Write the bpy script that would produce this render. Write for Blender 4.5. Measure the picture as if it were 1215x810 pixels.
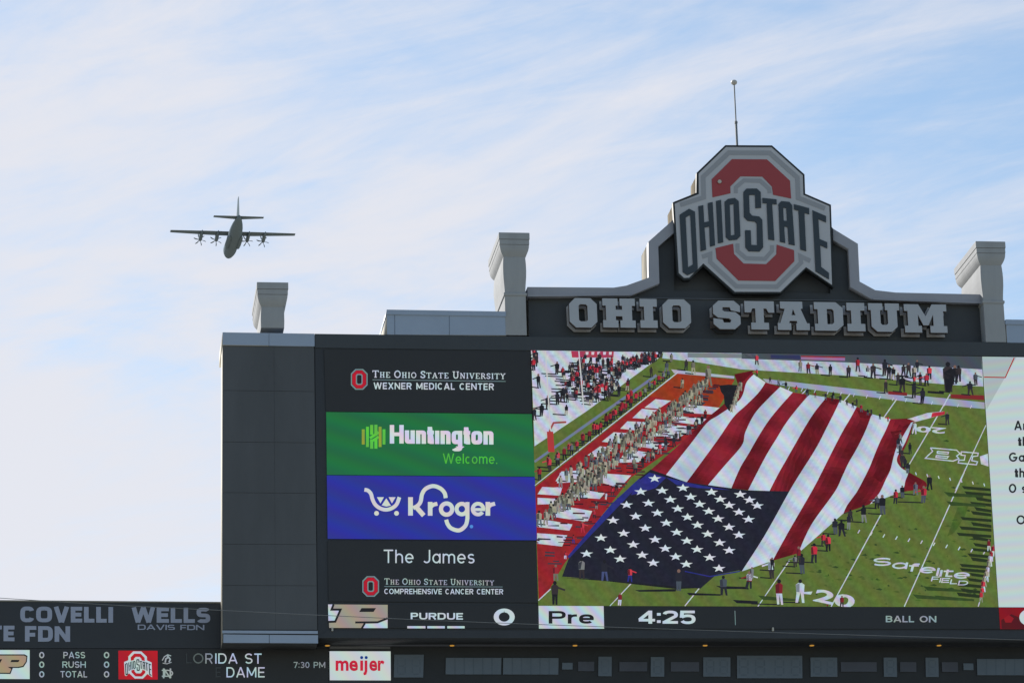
import bpy, bmesh, math, random
from mathutils import Vector, Matrix
from mathutils.geometry import tessellate_polygon
random.seed(7)
for o in list(bpy.data.objects): bpy.data.objects.remove(o)
S = bpy.context.scene
C = bpy.context.collection
rad = math.radians

# ------------------------------------------------------------------ camera
W, H = 1215.0, 810.0
F = 4057.4
PITCH, YAW, ROLL = 0.30089, 0.13435, -0.02739
CAM = Vector((0, 0, 10.0))
D = 142.0                                   # distance of the scoreboard's face
fw = Vector((math.sin(YAW)*math.cos(PITCH), math.cos(YAW)*math.cos(PITCH), math.sin(PITCH)))
r0 = Vector((math.cos(YAW), -math.sin(YAW), 0)); u0 = r0.cross(fw)
RT = math.cos(ROLL)*r0 + math.sin(ROLL)*u0
UP = -math.sin(ROLL)*r0 + math.cos(ROLL)*u0
cam_d = bpy.data.cameras.new('camera'); cam = bpy.data.objects.new('camera', cam_d); C.objects.link(cam)
m3 = Matrix((RT, UP, -fw)).transposed()
cam.matrix_world = Matrix.Translation(CAM) @ m3.to_4x4()
cam_d.sensor_fit = 'HORIZONTAL'; cam_d.sensor_width = 36; cam_d.lens = F/W*36
cam_d.clip_start = 1; cam_d.clip_end = 20000
S.camera = cam
S.render.resolution_x, S.render.resolution_y = 1024, 682

# ------------------------------------------------------------------ sky and sun
EXPO = 1.1
S.view_settings.view_transform = 'Standard'; S.view_settings.look = 'None'
S.view_settings.exposure = EXPO; S.view_settings.gamma = 1; S.view_settings.use_curve_mapping = False
SUN_EL, SUN_AZ = rad(33), rad(-33)          # azimuth from +Y (into the picture), negative = left
sun_dir = Vector((math.sin(SUN_AZ)*math.cos(SUN_EL), math.cos(SUN_AZ)*math.cos(SUN_EL), math.sin(SUN_EL)))
world = bpy.data.worlds.new('World'); S.world = world; world.use_nodes = True
def sky_nodes():
    nt = world.node_tree; nt.nodes.clear(); N = nt.nodes.new; L = nt.links.new
    out = N('ShaderNodeOutputWorld'); bg = N('ShaderNodeBackground'); bg.inputs['Strength'].default_value = 0.095
    sky = N('ShaderNodeTexSky'); sky.sky_type = 'NISHITA'; sky.sun_disc = False
    sky.sun_elevation = SUN_EL; sky.sun_rotation = SUN_AZ
    sky.air_density = 1.0; sky.dust_density = 0.15; sky.ozone_density = 1.6; sky.altitude = 200
    tc = N('ShaderNodeTexCoord'); sep = N('ShaderNodeSeparateXYZ'); L(tc.outputs['Generated'], sep.inputs[0])
    def mth(op, a, b=None, clamp=False):
        n = N('ShaderNodeMath'); n.operation = op; n.use_clamp = clamp
        for i, v in enumerate((a, b)):
            if v is None: continue
            if isinstance(v, (int, float)): n.inputs[i].default_value = v
            else: L(v, n.inputs[i])
        return n.outputs[0]
    dz = mth('MAXIMUM', mth('ADD', sep.outputs[2], 0.12), 0.05)     # the cloud sheet's plane
    comb = N('ShaderNodeCombineXYZ'); L(mth('DIVIDE', sep.outputs[0], dz), comb.inputs[0]); L(mth('DIVIDE', sep.outputs[1], dz), comb.inputs[1])
    def noise(scale, loc, rot, stretch, detail, rough, dist):
        mr_ = N('ShaderNodeMapping'); mr_.inputs['Rotation'].default_value = (0, 0, rot); L(comb.outputs[0], mr_.inputs[0])
        mp = N('ShaderNodeMapping'); mp.inputs['Location'].default_value = loc; mp.inputs['Scale'].default_value = stretch; L(mr_.outputs[0], mp.inputs[0])
        n = N('ShaderNodeTexNoise'); n.inputs['Scale'].default_value = scale; n.inputs['Detail'].default_value = detail
        n.inputs['Roughness'].default_value = rough; n.inputs['Distortion'].default_value = dist; L(mp.outputs[0], n.inputs[0])
        return n.outputs['Fac']
    n1 = noise(2.6, (3.1, 1.7, 0), rad(40), (0.75, 1.2, 1), 8, 0.58, 1.4)    # broad veil
    n2 = noise(7.0, (0.4, 5.2, 0), rad(33), (0.5, 1.3, 1), 9, 0.64, 1.6)      # streaky cirrus
    n3 = noise(24, (1.4, 2.2, 0), rad(48), (0.5, 1.5, 1), 6, 0.65, 0.5)        # fine ripples
    mix = mth('ADD', mth('ADD', mth('MULTIPLY', n1, 0.95), mth('MULTIPLY', n2, 0.48)), mth('SUBTRACT', mth('MULTIPLY', n3, 0.22), 0.27))
    # more veil towards the sun and near the horizon
    dot = N('ShaderNodeVectorMath'); dot.operation = 'DOT_PRODUCT'; L(tc.outputs['Generated'], dot.inputs[0]); dot.inputs[1].default_value = sun_dir
    az = mth('MULTIPLY', mth('SUBTRACT', dot.outputs['Value'], 0.55), 1.62)
    low = mth('MULTIPLY', mth('SUBTRACT', 0.30, sep.outputs[2]), 1.5)
    tot = mth('ADD', mth('ADD', mix, az), low)
    rmp = N('ShaderNodeMapRange'); rmp.interpolation_type = 'SMOOTHSTEP'
    rmp.inputs['From Min'].default_value = 0.56; rmp.inputs['From Max'].default_value = 1.14
    rmp.inputs['To Min'].default_value = 0.04; rmp.inputs['To Max'].default_value = 0.95; L(tot, rmp.inputs[0])
    cm = N('ShaderNodeMix'); cm.data_type = 'RGBA'; L(rmp.outputs[0], cm.inputs['Factor'])
    dim = N('ShaderNodeVectorMath'); dim.operation = 'MULTIPLY'; dim.inputs[1].default_value = (.84, .82, .76); L(sky.outputs[0], dim.inputs[0]); L(dim.outputs[0], cm.inputs['A']); cm.inputs['B'].default_value = (3.92, 3.94, 4.22, 1)
    L(cm.outputs['Result'], bg.inputs['Color']); L(bg.outputs[0], out.inputs[0])
sky_nodes()
sl = bpy.data.lights.new('sun', 'SUN'); sl.energy = 4.6; sl.angle = rad(0.5); sl.color = (1.0, 0.94, 0.85)
sun = bpy.data.objects.new('sun', sl); C.objects.link(sun); sun.location = (-60, 60, 120)
sun.rotation_euler = (-sun_dir).to_track_quat('-Z', 'Y').to_euler()

# ------------------------------------------------------------------ materials
def lin(c):
    return tuple(((v/255)/12.92 if v/255 <= .04045 else ((v/255+.055)/1.055)**2.4) for v in c)
MATS = {}
def paint(name, col, rough=.6, var=.12, scale=1.2, metal=0, spec=.3, streak=0, ribs=None):
    """real-world base colour with a soft weathering variation; ribs = (axis, per metre) for profiled sheet"""
    if name in MATS: return MATS[name]
    m = bpy.data.materials.new(name); m.use_nodes = True; nt = m.node_tree; b = nt.nodes['Principled BSDF']
    N = nt.nodes.new; L = nt.links.new
    b.inputs['Roughness'].default_value = rough; b.inputs['Metallic'].default_value = metal
    b.inputs['Specular IOR Level'].default_value = spec
    tc = N('ShaderNodeTexCoord'); mp = N('ShaderNodeMapping'); L(tc.outputs['Object'], mp.inputs[0])
    mp.inputs['Scale'].default_value = (1, 1, .25 if streak else 1)
    n = N('ShaderNodeTexNoise'); n.inputs['Scale'].default_value = scale; n.inputs['Detail'].default_value = 6; n.inputs['Roughness'].default_value = .65
    L(mp.outputs[0], n.inputs[0])
    mr = N('ShaderNodeMapRange'); mr.inputs['From Min'].default_value = .25; mr.inputs['From Max'].default_value = .75
    mr.inputs['To Min'].default_value = 1-var; mr.inputs['To Max'].default_value = 1+var; L(n.outputs['Fac'], mr.inputs[0])
    mx = N('ShaderNodeVectorMath'); mx.operation = 'SCALE'; mx.inputs[0].default_value = col; L(mr.outputs[0], mx.inputs['Scale'])
    L(mx.outputs[0], b.inputs['Base Color'])
    if ribs:
        w0 = N('ShaderNodeTexWave'); w0.bands_direction = ribs[0]; w0.inputs['Scale'].default_value = ribs[1]; L(tc.outputs['Object'], w0.inputs[0])
        g0 = N('ShaderNodeMapRange'); g0.inputs['From Min'].default_value = .0; g0.inputs['From Max'].default_value = .45; g0.inputs['To Min'].default_value = .4; L(w0.outputs['Fac'], g0.inputs[0])
        m0 = N('ShaderNodeMath'); m0.operation = 'MULTIPLY'; L(mr.outputs[0], m0.inputs[0]); L(g0.outputs[0], m0.inputs[1]); L(m0.outputs[0], mx.inputs['Scale'])
        w = N('ShaderNodeTexWave'); w.wave_type = 'BANDS'; w.bands_direction = ribs[0]; w.inputs['Scale'].default_value = ribs[1]
        w.wave_profile = 'SIN'; L(tc.outputs['Object'], w.inputs[0])
        bp = N('ShaderNodeBump'); bp.inputs['Strength'].default_value = .9; bp.inputs['Distance'].default_value = .06
        L(w.outputs['Fac'], bp.inputs['Height']); L(bp.outputs[0], b.inputs['Normal'])
    MATS[name] = m; return m
def led(rgb, amp=.10, scale=1.0, ang=40, grain=0):
    """a lit LED surface; faint coloured interference bands run over it"""
    key = 'led_%d_%d_%d_%d_%d' % (*rgb, int(amp*100), int(grain*100))
    if key in MATS: return MATS[key]
    m = bpy.data.materials.new(key); m.use_nodes = True; nt = m.node_tree; nt.nodes.clear(); N = nt.nodes.new; L = nt.links.new
    out = N('ShaderNodeOutputMaterial'); em = N('ShaderNodeEmission'); em.inputs['Strength'].default_value = 2**(-EXPO)
    tc = N('ShaderNodeTexCoord'); mp = N('ShaderNodeMapping'); mp.inputs['Rotation'].default_value = (0, rad(ang), 0); L(tc.outputs['Object'], mp.inputs[0])
    comb = N('ShaderNodeCombineXYZ')
    for k in range(3):
        w = N('ShaderNodeTexWave'); w.wave_type = 'BANDS'; w.bands_direction = 'X'; w.inputs['Scale'].default_value = .42*scale
        w.inputs['Distortion'].default_value = 3.5; w.inputs['Detail'].default_value = 2; w.inputs['Detail Scale'].default_value = .35
        w.inputs['Phase Offset'].default_value = k*2.1; L(mp.outputs[0], w.inputs[0])
        r = N('ShaderNodeMapRange'); r.inputs['To Min'].default_value = 1-amp; r.inputs['To Max'].default_value = 1+amp; L(w.outputs['Fac'], r.inputs[0])
        L(r.outputs[0], comb.inputs[k])
    mul = N('ShaderNodeVectorMath'); mul.operation = 'MULTIPLY'; mul.inputs[0].default_value = lin(rgb); L(comb.outputs[0], mul.inputs[1])
    if grain:                                                  # random mottle over the colours of the shown picture
        g1 = N('ShaderNodeTexNoise'); g1.inputs['Scale'].default_value = 5.5; g1.inputs['Detail'].default_value = 3; L(tc.outputs['Object'], g1.inputs[0])
        g2 = N('ShaderNodeMapRange'); g2.inputs['From Min'].default_value = .25; g2.inputs['From Max'].default_value = .75; g2.inputs['To Min'].default_value = 1-grain; g2.inputs['To Max'].default_value = 1+grain; L(g1.outputs['Fac'], g2.inputs[0])
        g3 = N('ShaderNodeVectorMath'); g3.operation = 'SCALE'; L(mul.outputs[0], g3.inputs[0]); L(g2.outputs[0], g3.inputs['Scale']); mul = g3
    L(mul.outputs[0], em.inputs['Color']); L(em.outputs[0], out.inputs[0])
    MATS[key] = m; return m

steel_dark = paint('dark_steel', (.030, .034, .042), .55, .12, .35)
steel_fascia = paint('fascia_steel', (.041, .047, .055), .5, .1, .3)
screen_off = paint('unlit_screen', (.032, .034, .039), .7, .06, .4)
clad = paint('slate_cladding', (.070, .075, .084), .5, .17, .45, streak=1)
clad_seam = paint('cladding_seam', (.046, .050, .057), .8)
blue_metal = paint('blue_grey_metal', (.275, .335, .44), .45, .06, .5)
stone = paint('pale_stucco', (.30, .312, .33), .95, .11, 1.3, spec=.05, streak=1)
stone_seam = paint('stucco_joint', (.12, .12, .12), .9)
coping_m = paint('grey_coping', (.265, .275, .32), .6, .07, .7)
rib_m = paint('ribbed_sheet', (.15, .135, .11), .95, .1, 1, spec=0, ribs=('Y', .7))
wall_dark = paint('gable_panel', (.047, .052, .060), .6, .10, .5)
crest_grey = paint('crest_grey', (.40, .41, .445), .5, .04, .4)
crest_band = paint('crest_band', (.27, .28, .31), .5, .04, .4)
crest_red = paint('crest_red', (.29, .045, .052), .5, .05, .4)
crest_navy = paint('crest_navy', (.030, .042, .056), .5, .06, .4)
crest_edge_and_shade = paint('crest_edge_and_shade', (.018, .022, .026), .6)  # black sign edge; also painted shade under the housing and gable
let_face = paint('letter_face', (.35, .37, .41), .5, .05, .8)
let_side = paint('letter_return', (.105, .085, .080), .7)
let_back = paint('letter_backplate', (.40, .39, .40), .6, .06, .8)
honor_txt = paint('honor_lettering', (.29, .32, .42), .6, .05, .8)
digit_face = paint('digit_panel_face', (.090, .115, .148), .45, .10, .8)
digit_seg = paint('digit_segment', (.075, .098, .128), .5)
digit_dim = paint('caption_strip', (.058, .064, .085), .6)
white_trim_and_sunlit = paint('pale_trim_and_sunlit_side', (.42, .405, .37), .9, spec=0)  # small pale fittings; also sunlight painted onto side faces
plane_grey = paint('aircraft_grey', (.145, .18, .21), .95, .06, .3, spec=0)
prop_grey = paint('propeller_grey', (.12, .145, .16), .5)
cable_m = paint('cable_steel', (.16, .17, .18), .5)
concrete = paint('concrete', (.30, .29, .27), .9, .1, .3)

# ------------------------------------------------------------------ geometry helpers
def P(px, py, off=0.0):
    """the point of the plane 'off' metres in front of the scoreboard's face that the photo shows at (px, py)"""
    d = RT*((px-W/2)/F) - UP*((py-H/2)/F) + fw
    t = (D-off)/d.y
    return CAM + d*t
ORG = {}
def thing(name, label, cat, loc=(0, 0, 0), group=None):
    o = bpy.data.objects.new(name, None); o.empty_display_size = .3; C.objects.link(o); o.location = loc
    o['label'] = label; o['category'] = cat
    if group: o['group'] = group
    ORG[o] = Vector(loc); return o
def link(name, me, mats, parent):
    for m in (mats if isinstance(mats, (list, tuple)) else [mats]): me.materials.append(m)
    o = bpy.data.objects.new(name, me); C.objects.link(o)
    if parent:
        o.parent = parent; ORG[o] = ORG[parent]
        me.transform(Matrix.Translation(-ORG[parent]))
    else: ORG[o] = Vector((0, 0, 0))
    return o
def tag(o, label, cat, group=None):
    o['label'] = label; o['category'] = cat
    if group: o['group'] = group
    return o
def curve_mesh(loops, grow=0, thick=False):
    cu = bpy.data.curves.new('tmp', 'CURVE'); cu.dimensions = '2D'; cu.fill_mode = 'BOTH' if thick else 'FRONT'
    if thick: cu.extrude = .5
    cu.offset = grow
    for lp in loops:
        sp = cu.splines.new('POLY'); sp.points.add(len(lp)-1); sp.use_cyclic_u = True
        for q, (x, y) in zip(sp.points, lp): q.co = (x, -y, 0, 1)
    ob = bpy.data.objects.new('tmp', cu); C.objects.link(ob)
    dg = bpy.context.evaluated_depsgraph_get(); me = bpy.data.meshes.new_from_object(ob.evaluated_get(dg))
    bpy.data.objects.remove(ob); bpy.data.curves.remove(cu); return me
def fix_normals(me):
    bm = bmesh.new(); bm.from_mesh(me)
    bmesh.ops.remove_doubles(bm, verts=bm.verts, dist=1e-5)
    bmesh.ops.recalc_face_normals(bm, faces=bm.faces); bm.to_mesh(me); bm.free()
def shape(name, loops, off, mats, parent, depth=0, grow=0):
    """flat shape (or, with depth, a slab reaching back) whose front outline the photo shows as loops"""
    if loops and isinstance(loops[0][0], (int, float)): loops = [loops]
    me = curve_mesh(loops, grow, depth > 0)
    for v in me.vertices:
        x, y, z = v.co.x, -v.co.y, v.co.z
        w = P(x, y, off)
        if depth: w.y += depth*(.5-z)
        v.co = w
    if depth:
        fix_normals(me)
    me.materials.clear()
    o = link(name, me, mats, parent)
    if depth and isinstance(mats, (list, tuple)) and len(mats) > 1:
        for p in me.polygons:
            p.material_index = 0 if p.normal.y < -.9 else (2 if len(mats) > 2 and (p.normal.z < -.2 or p.normal.x > .3) else 1)  # third material goes on undersides and right-hand faces
    return o
FCACHE = {}
def text_mesh(s, bold, spacing):
    cu = bpy.data.curves.new('tmp', 'FONT'); cu.body = s; cu.size = 1; cu.offset = bold; cu.space_character = spacing
    cu.resolution_u = 4
    ob = bpy.data.objects.new('tmp', cu); C.objects.link(ob)
    dg = bpy.context.evaluated_depsgraph_get(); me = bpy.data.meshes.new_from_object(ob.evaluated_get(dg))
    bpy.data.objects.remove(ob); bpy.data.curves.remove(cu); me.materials.clear(); return me
def capheight(bold):
    if bold not in FCACHE:
        me = text_mesh('H', bold, 1); ys = [v.co.y for v in me.vertices]; FCACHE[bold] = (min(ys), max(ys)); bpy.data.meshes.remove(me)
    return FCACHE[bold]
def text_px(s, x0, y0, x1, h, y1=None, bold=0, spacing=1, slant=0):
    """mesh in photo pixel space: baseline from (x0,y0) to (x1,y1), cap height h"""
    if y1 is None: y1 = y0
    me = text_mesh(s, bold, spacing); lo, hi = capheight(bold)
    xs = [v.co.x for v in me.vertices]; a, b = min(xs), max(xs)
    for v in me.vertices:
        t = (v.co.x-a)/(b-a); k = (v.co.y-lo)/(hi-lo)*h
        v.co = (x0+t*(x1-x0)+slant*k, y0+t*(y1-y0)-k, 0)
    return me
def text(name, s, x0, y0, x1, h, off, mat, parent, **k):
    me = text_px(s, x0, y0, x1, h, **k)
    for v in me.vertices: v.co = P(v.co.x, v.co.y, off)
    return link(name, me, mat, parent)
def stroke(pts, w):
    """outline of a polyline of width w, mitred"""
    n = len(pts); Lf = []; Rt = []
    for i, p in enumerate(pts):
        a = Vector(pts[max(i-1, 0)]); b = Vector(pts[min(i+1, n-1)]); p = Vector(p)
        d1 = (p-a).normalized() if i > 0 else (b-p).normalized()
        d2 = (b-p).normalized() if i < n-1 else d1
        t = (d1+d2)
        if t.length < 1e-6: t = d1
        t.normalize(); nn = Vector((-t.y, t.x)); c = max(.5, nn.dot(Vector((-d1.y, d1.x))))
        Lf.append(tuple(p+nn*w/2/c)); Rt.append(tuple(p-nn*w/2/c))
    return Lf+Rt[::-1]
def arc(cx, cy, rx, ry, a0, a1, sq=2.0, n=None):
    n = n or max(4, int(abs(a1-a0)/14)); out = []
    for i in range(n+1):
        t = rad(a0+(a1-a0)*i/n); c, s_ = math.cos(t), math.sin(t); k = 2/sq
        out.append((cx+rx*math.copysign(abs(c)**k, c), cy+ry*math.copysign(abs(s_)**k, s_)))
    return out
RELW = dict(A=.95, B=.80, C=.86, D=.86, E=.70, F=.66, G=.92, H=.86, J=.58, K=.84, L=.64, M=1.02, N=.90, O=.98, P=.78, R=.82, S=.78, T=.76, U=.86, V=.92, W=1.32, X=.88, a=.66, c=.60, e=.68, g=.66, h=.62, m=1.0, n=.62, o=.68, f=.44, r=.42, s=.54, t=.42, u=.62)
RELW.update({'0': .70, '2': .70, '3': .70, '4': .78, '5': .72, '7': .68})
def glyph(ch, X, w, h, sq, xh):
    """strokes (y up from the baseline) of one letter, X wide"""
    a = w/2; l, r, b, t, c, m = a, X-a, a, h-a, X/2, h/2
    x = xh*h; xt = x-a; xm = x/2; rx, ry = (r-l)/2, (t-b)/2; ex_, ey = rx, (xt-b)/2
    if ch in 'OQ0': return [arc(c, m, rx, ry, 90, 450, sq)]
    if ch == 'C': return [arc(c, m, rx, ry, 45 if sq < 3 else 25, 315 if sq < 3 else 335, sq)]
    if ch == 'G': return [arc(c, m, rx, ry, 45, 345, sq)+[(r, m)], [(c, m-a*.4), (r+a, m-a*.4)]]
    if ch == 'A': return [[(l*.9, 0), (c-.001, h)], [(X-l*.9, 0), (c+.001, h)], [(X*.2, h*.30), (X*.8, h*.30)]]
    if ch == 'V': return [[(l*.9, h), (c-a*.1, 0)], [(X-l*.9, h), (c+a*.1, 0)]]
    if ch == 'W': return [[(l*.9, h), (X*.27, 0)], [(X*.27, 0), (c, h)], [(c, h), (X*.73, 0)], [(X*.73, 0), (X-l*.9, h)]]
    if ch == 'M': return [[(l, 0), (l, h)], [(r, 0), (r, h)], [(l, h-a*.4), (c, h*.18)], [(r, h-a*.4), (c, h*.18)]]
    if ch == 'N': return [[(l, 0), (l, h)], [(r, 0), (r, h)], [(l, h-a*.4), (r, a*.4)]]
    if ch == 'X': return [[(l, 0), (r, h)], [(l, h), (r, 0)]]
    if ch == 'K': return [[(l, 0), (l, h)], [(r, h), (l, m*.8)], [(l+X*.25, m*1.1), (r, 0)]]
    if ch == 'I': return [[(c, 0), (c, h)]]
    if ch == 'H': return [[(l, 0), (l, h)], [(r, 0), (r, h)], [(l, m), (r, m)]]
    if ch == 'E': return [[(l, 0), (l, h)], [(0, t), (X, t)], [(l, m), (X*.92, m)], [(0, b), (X, b)]]
    if ch == 'F': return [[(l, 0), (l, h)], [(0, t), (X, t)], [(l, m-a*.5), (X*.9, m-a*.5)]]
    if ch == 'L': return [[(l, 0), (l, h)], [(0, b), (X, b)]]
    if ch == 'T': return [[(c, 0), (c, t)], [(0, t), (X, t)]]
    if ch == 'D': return [[(l, 0), (l, h)], [(0, t)]+arc(X*.5, m, r-X*.5, ry, 90, -90, sq)+[(0, b)]]
    if ch == 'P': return [[(l, 0), (l, h)], [(0, t)]+arc(X*.56, h*.69, r-X*.56, t-h*.69, 90, -90, sq)+[(l, h*.69*2-t)]]
    if ch == 'R': q = h*.70*2-t; return [[(l, 0), (l, h)], [(0, t)]+arc(X*.56, h*.70, r-X*.56, t-h*.70, 90, -90, sq)+[(l, q)], [(X*.52, q), (r, 0)]]
    if ch == 'B': q = h*.52; return [[(l, 0), (l, h)], [(0, t)]+arc(X*.52, (t+q)/2, (r-X*.52)*.92, (t-q)/2, 90, -90, sq)+[(l, q)], [(l, q)]+arc(X*.52, (b+q)/2, r-X*.52, (q-b)/2, 90, -90, sq)+[(0, b)]]
    if ch == 'U': return [[(l, h)]+arc(c, b+min(rx, ry), rx, min(rx, ry), 180, 360, sq)+[(r, h)]]
    if ch == 'J': return [[(r, h)]+arc(c, b+min(rx, ry), rx, min(rx, ry), 0, -150, sq)]
    if ch == 'S': q = (t-b)/4; return [arc(c, t-q, rx, q, 25, 270, sq)+arc(c, b+q, rx, q, 90, -155, sq)[1:]]
    if ch == '3': q = (t-b)/4; return [arc(c, t-q, rx*.9, q, 150, -90, sq)+arc(c, b+q, rx, q, 90, -150, sq)[1:]]
    if ch == '2': q = (t-b)*.27; return [arc(c, t-q, rx, q, 170, -30, sq)+[(l, b+a*.2)], [(0, b), (X, b)]]
    if ch == '4': return [[(X*.72, 0), (X*.72, h)], [(X*.70, h-a*.6), (l*.8, h*.30)], [(l*.4, h*.27), (X, h*.27)]]
    if ch == '5': q = h*.31; return [[(X*.95, t), (l+a*.2, t)], [(l+a*.3, h), (l, h*.46)], [(l, h*.50)]+arc(c, q+a*.3, rx, q-a*.4, 120, -155, sq)]
    if ch == '7': return [[(0, t), (X, t)], [(r, t), (X*.32, 0)]]
    if ch == ':': return [[(c, h*.06), (c, h*.06+w)], [(c, h*.62), (c, h*.62+w)]]
    if ch == '.': return [[(c, 0), (c, w)]]
    if ch == 'l': return [[(c, 0), (c, h)]]
    if ch == 'i': return [[(c, 0), (c, x)]]
    if ch == 'o': return [arc(c, xm, ex_, ey, 90, 450, sq)]
    if ch == 'c': return [arc(c, xm, ex_, ey, 48, 312, sq)]
    if ch == 'e': return [arc(c, xm, ex_, ey, 0, 318, sq), [(l, xm), (r+a*.9, xm)]]
    if ch == 'a': return [arc(c, xm, ex_, ey, 90, 450, sq), [(r, 0), (r, x)]]
    if ch == 'g': return [arc(c, xm, ex_, ey, 90, 450, sq), [(r, x), (r, -h*.12)]+arc(c, -h*.12, ex_, h*.16, 0, -150, sq)]
    if ch == 'h': return [[(l, 0), (l, h)], [(l, xt-ey)]+arc(c, xt-ex_, ex_, ex_, 180, 0, sq)+[(r, 0)]]
    if ch == 'n': return [[(l, 0), (l, x)], [(l, xt-ey)]+arc(c, xt-ex_, ex_, ex_, 180, 0, sq)+[(r, 0)]]
    if ch == 'u': return [[(r, 0), (r, x)], [(l, x)]+arc(c, b+ex_, ex_, ex_, 180, 360, sq)+[(r, xm)]]
    if ch == 'm': q = (r-l)/4; return [[(l, 0), (l, x)], [(l, xm)]+arc(l+q, xt-q, q, q, 180, 0, sq)+[(c, 0)], [(c, xm)]+arc(c+q, xt-q, q, q, 180, 0, sq)+[(r, 0)]]
    if ch == 'r': return [[(l, 0), (l, x)], [(l, xm)]+arc(X, xt-ey, X-l, ey, 170, 90, sq)]
    if ch == 's': q = (xt-b)/4; return [arc(c, xt-q, ex_, q, 30, 270, sq)+arc(c, b+q, ex_, q, 90, -150, sq)[1:]]
    if ch == 'f': return [[(X, t)]+arc(X*.62, t-X*.25, X*.25, X*.25, 90, 180, sq)+[(X*.37, 0)], [(0, xt), (X*.95, xt)]]
    if ch == 't': return [[(X*.4, h*.92), (X*.4, a*1.2)]+[(X*.55, b), (X, b)], [(0, xt), (X, xt)]]
    return []
def block(name, s, x0, y0, x1, h, off, mat, parent, y1=None, wt=.16, sq=2.0, gap=.16, xh=.72, slant=0, into=None, lev=None, sx=1.0):
    """lettering drawn with strokes: baseline (x0,y0)-(x1,y1), cap height h, stroke weight wt*h; one mesh"""
    if y1 is None: y1 = y0
    w = wt*h; fix = 0; var = 0; X1 = x0+(x1-x0)/sx              # sx > 1: wide letters, stems heavier than bars
    for ch in s:
        if ch == ' ': var += .42*h
        elif ch in 'Iil:.': fix += w
        else: var += RELW[ch]*h
    fix += gap*h*(len(s)-1); sc = (X1-x0-fix)/var
    sh = into or Sheets(); x = x0; n = 0
    for ch in s:
        X = .42*h*sc if ch == ' ' else (w if ch in 'Iil:.' else RELW[ch]*h*sc)
        base = y0+(y1-y0)*(x-x0)/(X1-x0)
        for st in (glyph(ch, X, w, h, sq, xh) if ch != ' ' else []):
            sh.poly([(x0+(qx-x0)*sx, qy) for qx, qy in stroke([(x+px+slant*py, base-py) for px, py in st], w)], (off if lev is None else lev)+.0004*(n % 9), mat); n += 1
        x += X+gap*h
        if ch == ' ' and into is None: sh.build(name, parent); sh = Sheets()     # one mesh for each word
    if into is None: return sh.build(name, parent)
def circ(x, y, rx, ry=None, n=20, a0=0, a1=360):
    ry = ry or rx
    return [(x+rx*math.cos(rad(a0+(a1-a0)*i/n)), y+ry*math.sin(rad(a0+(a1-a0)*i/n))) for i in range(n)]
def octo(x0, y0, x1, y1, c, cy=None):
    cy = cy or c
    return [(x0+c, y0), (x1-c, y0), (x1, y0+cy), (x1, y1-cy), (x1-c, y1), (x0+c, y1), (x0, y1-cy), (x0, y0+cy)]
class Sheets:
    """a picture made of flat coloured patches, layer over layer, in ONE mesh"""
    def __init__(s, clip=None): s.v = []; s.f = []; s.m = []; s.mats = []; s.clip = clip
    def mi(s, m):
        if m not in s.mats: s.mats.append(m)
        return s.mats.index(m)
    def poly(s, pts, off, m):
        if s.clip: pts = [s.clip(*q) for q in pts]
        b = len(s.v); s.v += [P(x, y, off) for x, y in pts]
        k = s.mi(m)
        tri = tessellate_polygon([[Vector((x, y, 0)) for x, y in pts]])
        for t in tri:
            a, bb, c = (Vector(pts[i]) for i in t)
            if abs((bb-a).cross(c-a)) < 1e-7: continue
            s.f.append([b+i for i in (t if (bb-a).cross(c-a) < 0 else t[::-1])]); s.m.append(k)
    def mesh(s, me, off, m):
        b = len(s.v); k = s.mi(m)
        s.v += [P(*(s.clip(v.co.x, v.co.y) if s.clip else (v.co.x, v.co.y)), off) for v in me.vertices]
        for p in me.polygons: s.f.append([b+i for i in p.vertices]); s.m.append(k)
        bpy.data.meshes.remove(me)
    def rect(s, x0, y0, x1, y1, off, m): s.poly([(x0, y0), (x1, y0), (x1, y1), (x0, y1)], off, m)
    def line(s, pts, w, off, m): s.poly(stroke(pts, w), off, m)
    def build(s, name, parent):
        me = bpy.data.meshes.new(name); me.from_pydata([tuple(v) for v in s.v], [], s.f)
        o = link(name, me, s.mats, parent)
        for p, k in zip(me.polygons, s.m): p.material_index = k
        return o
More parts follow.
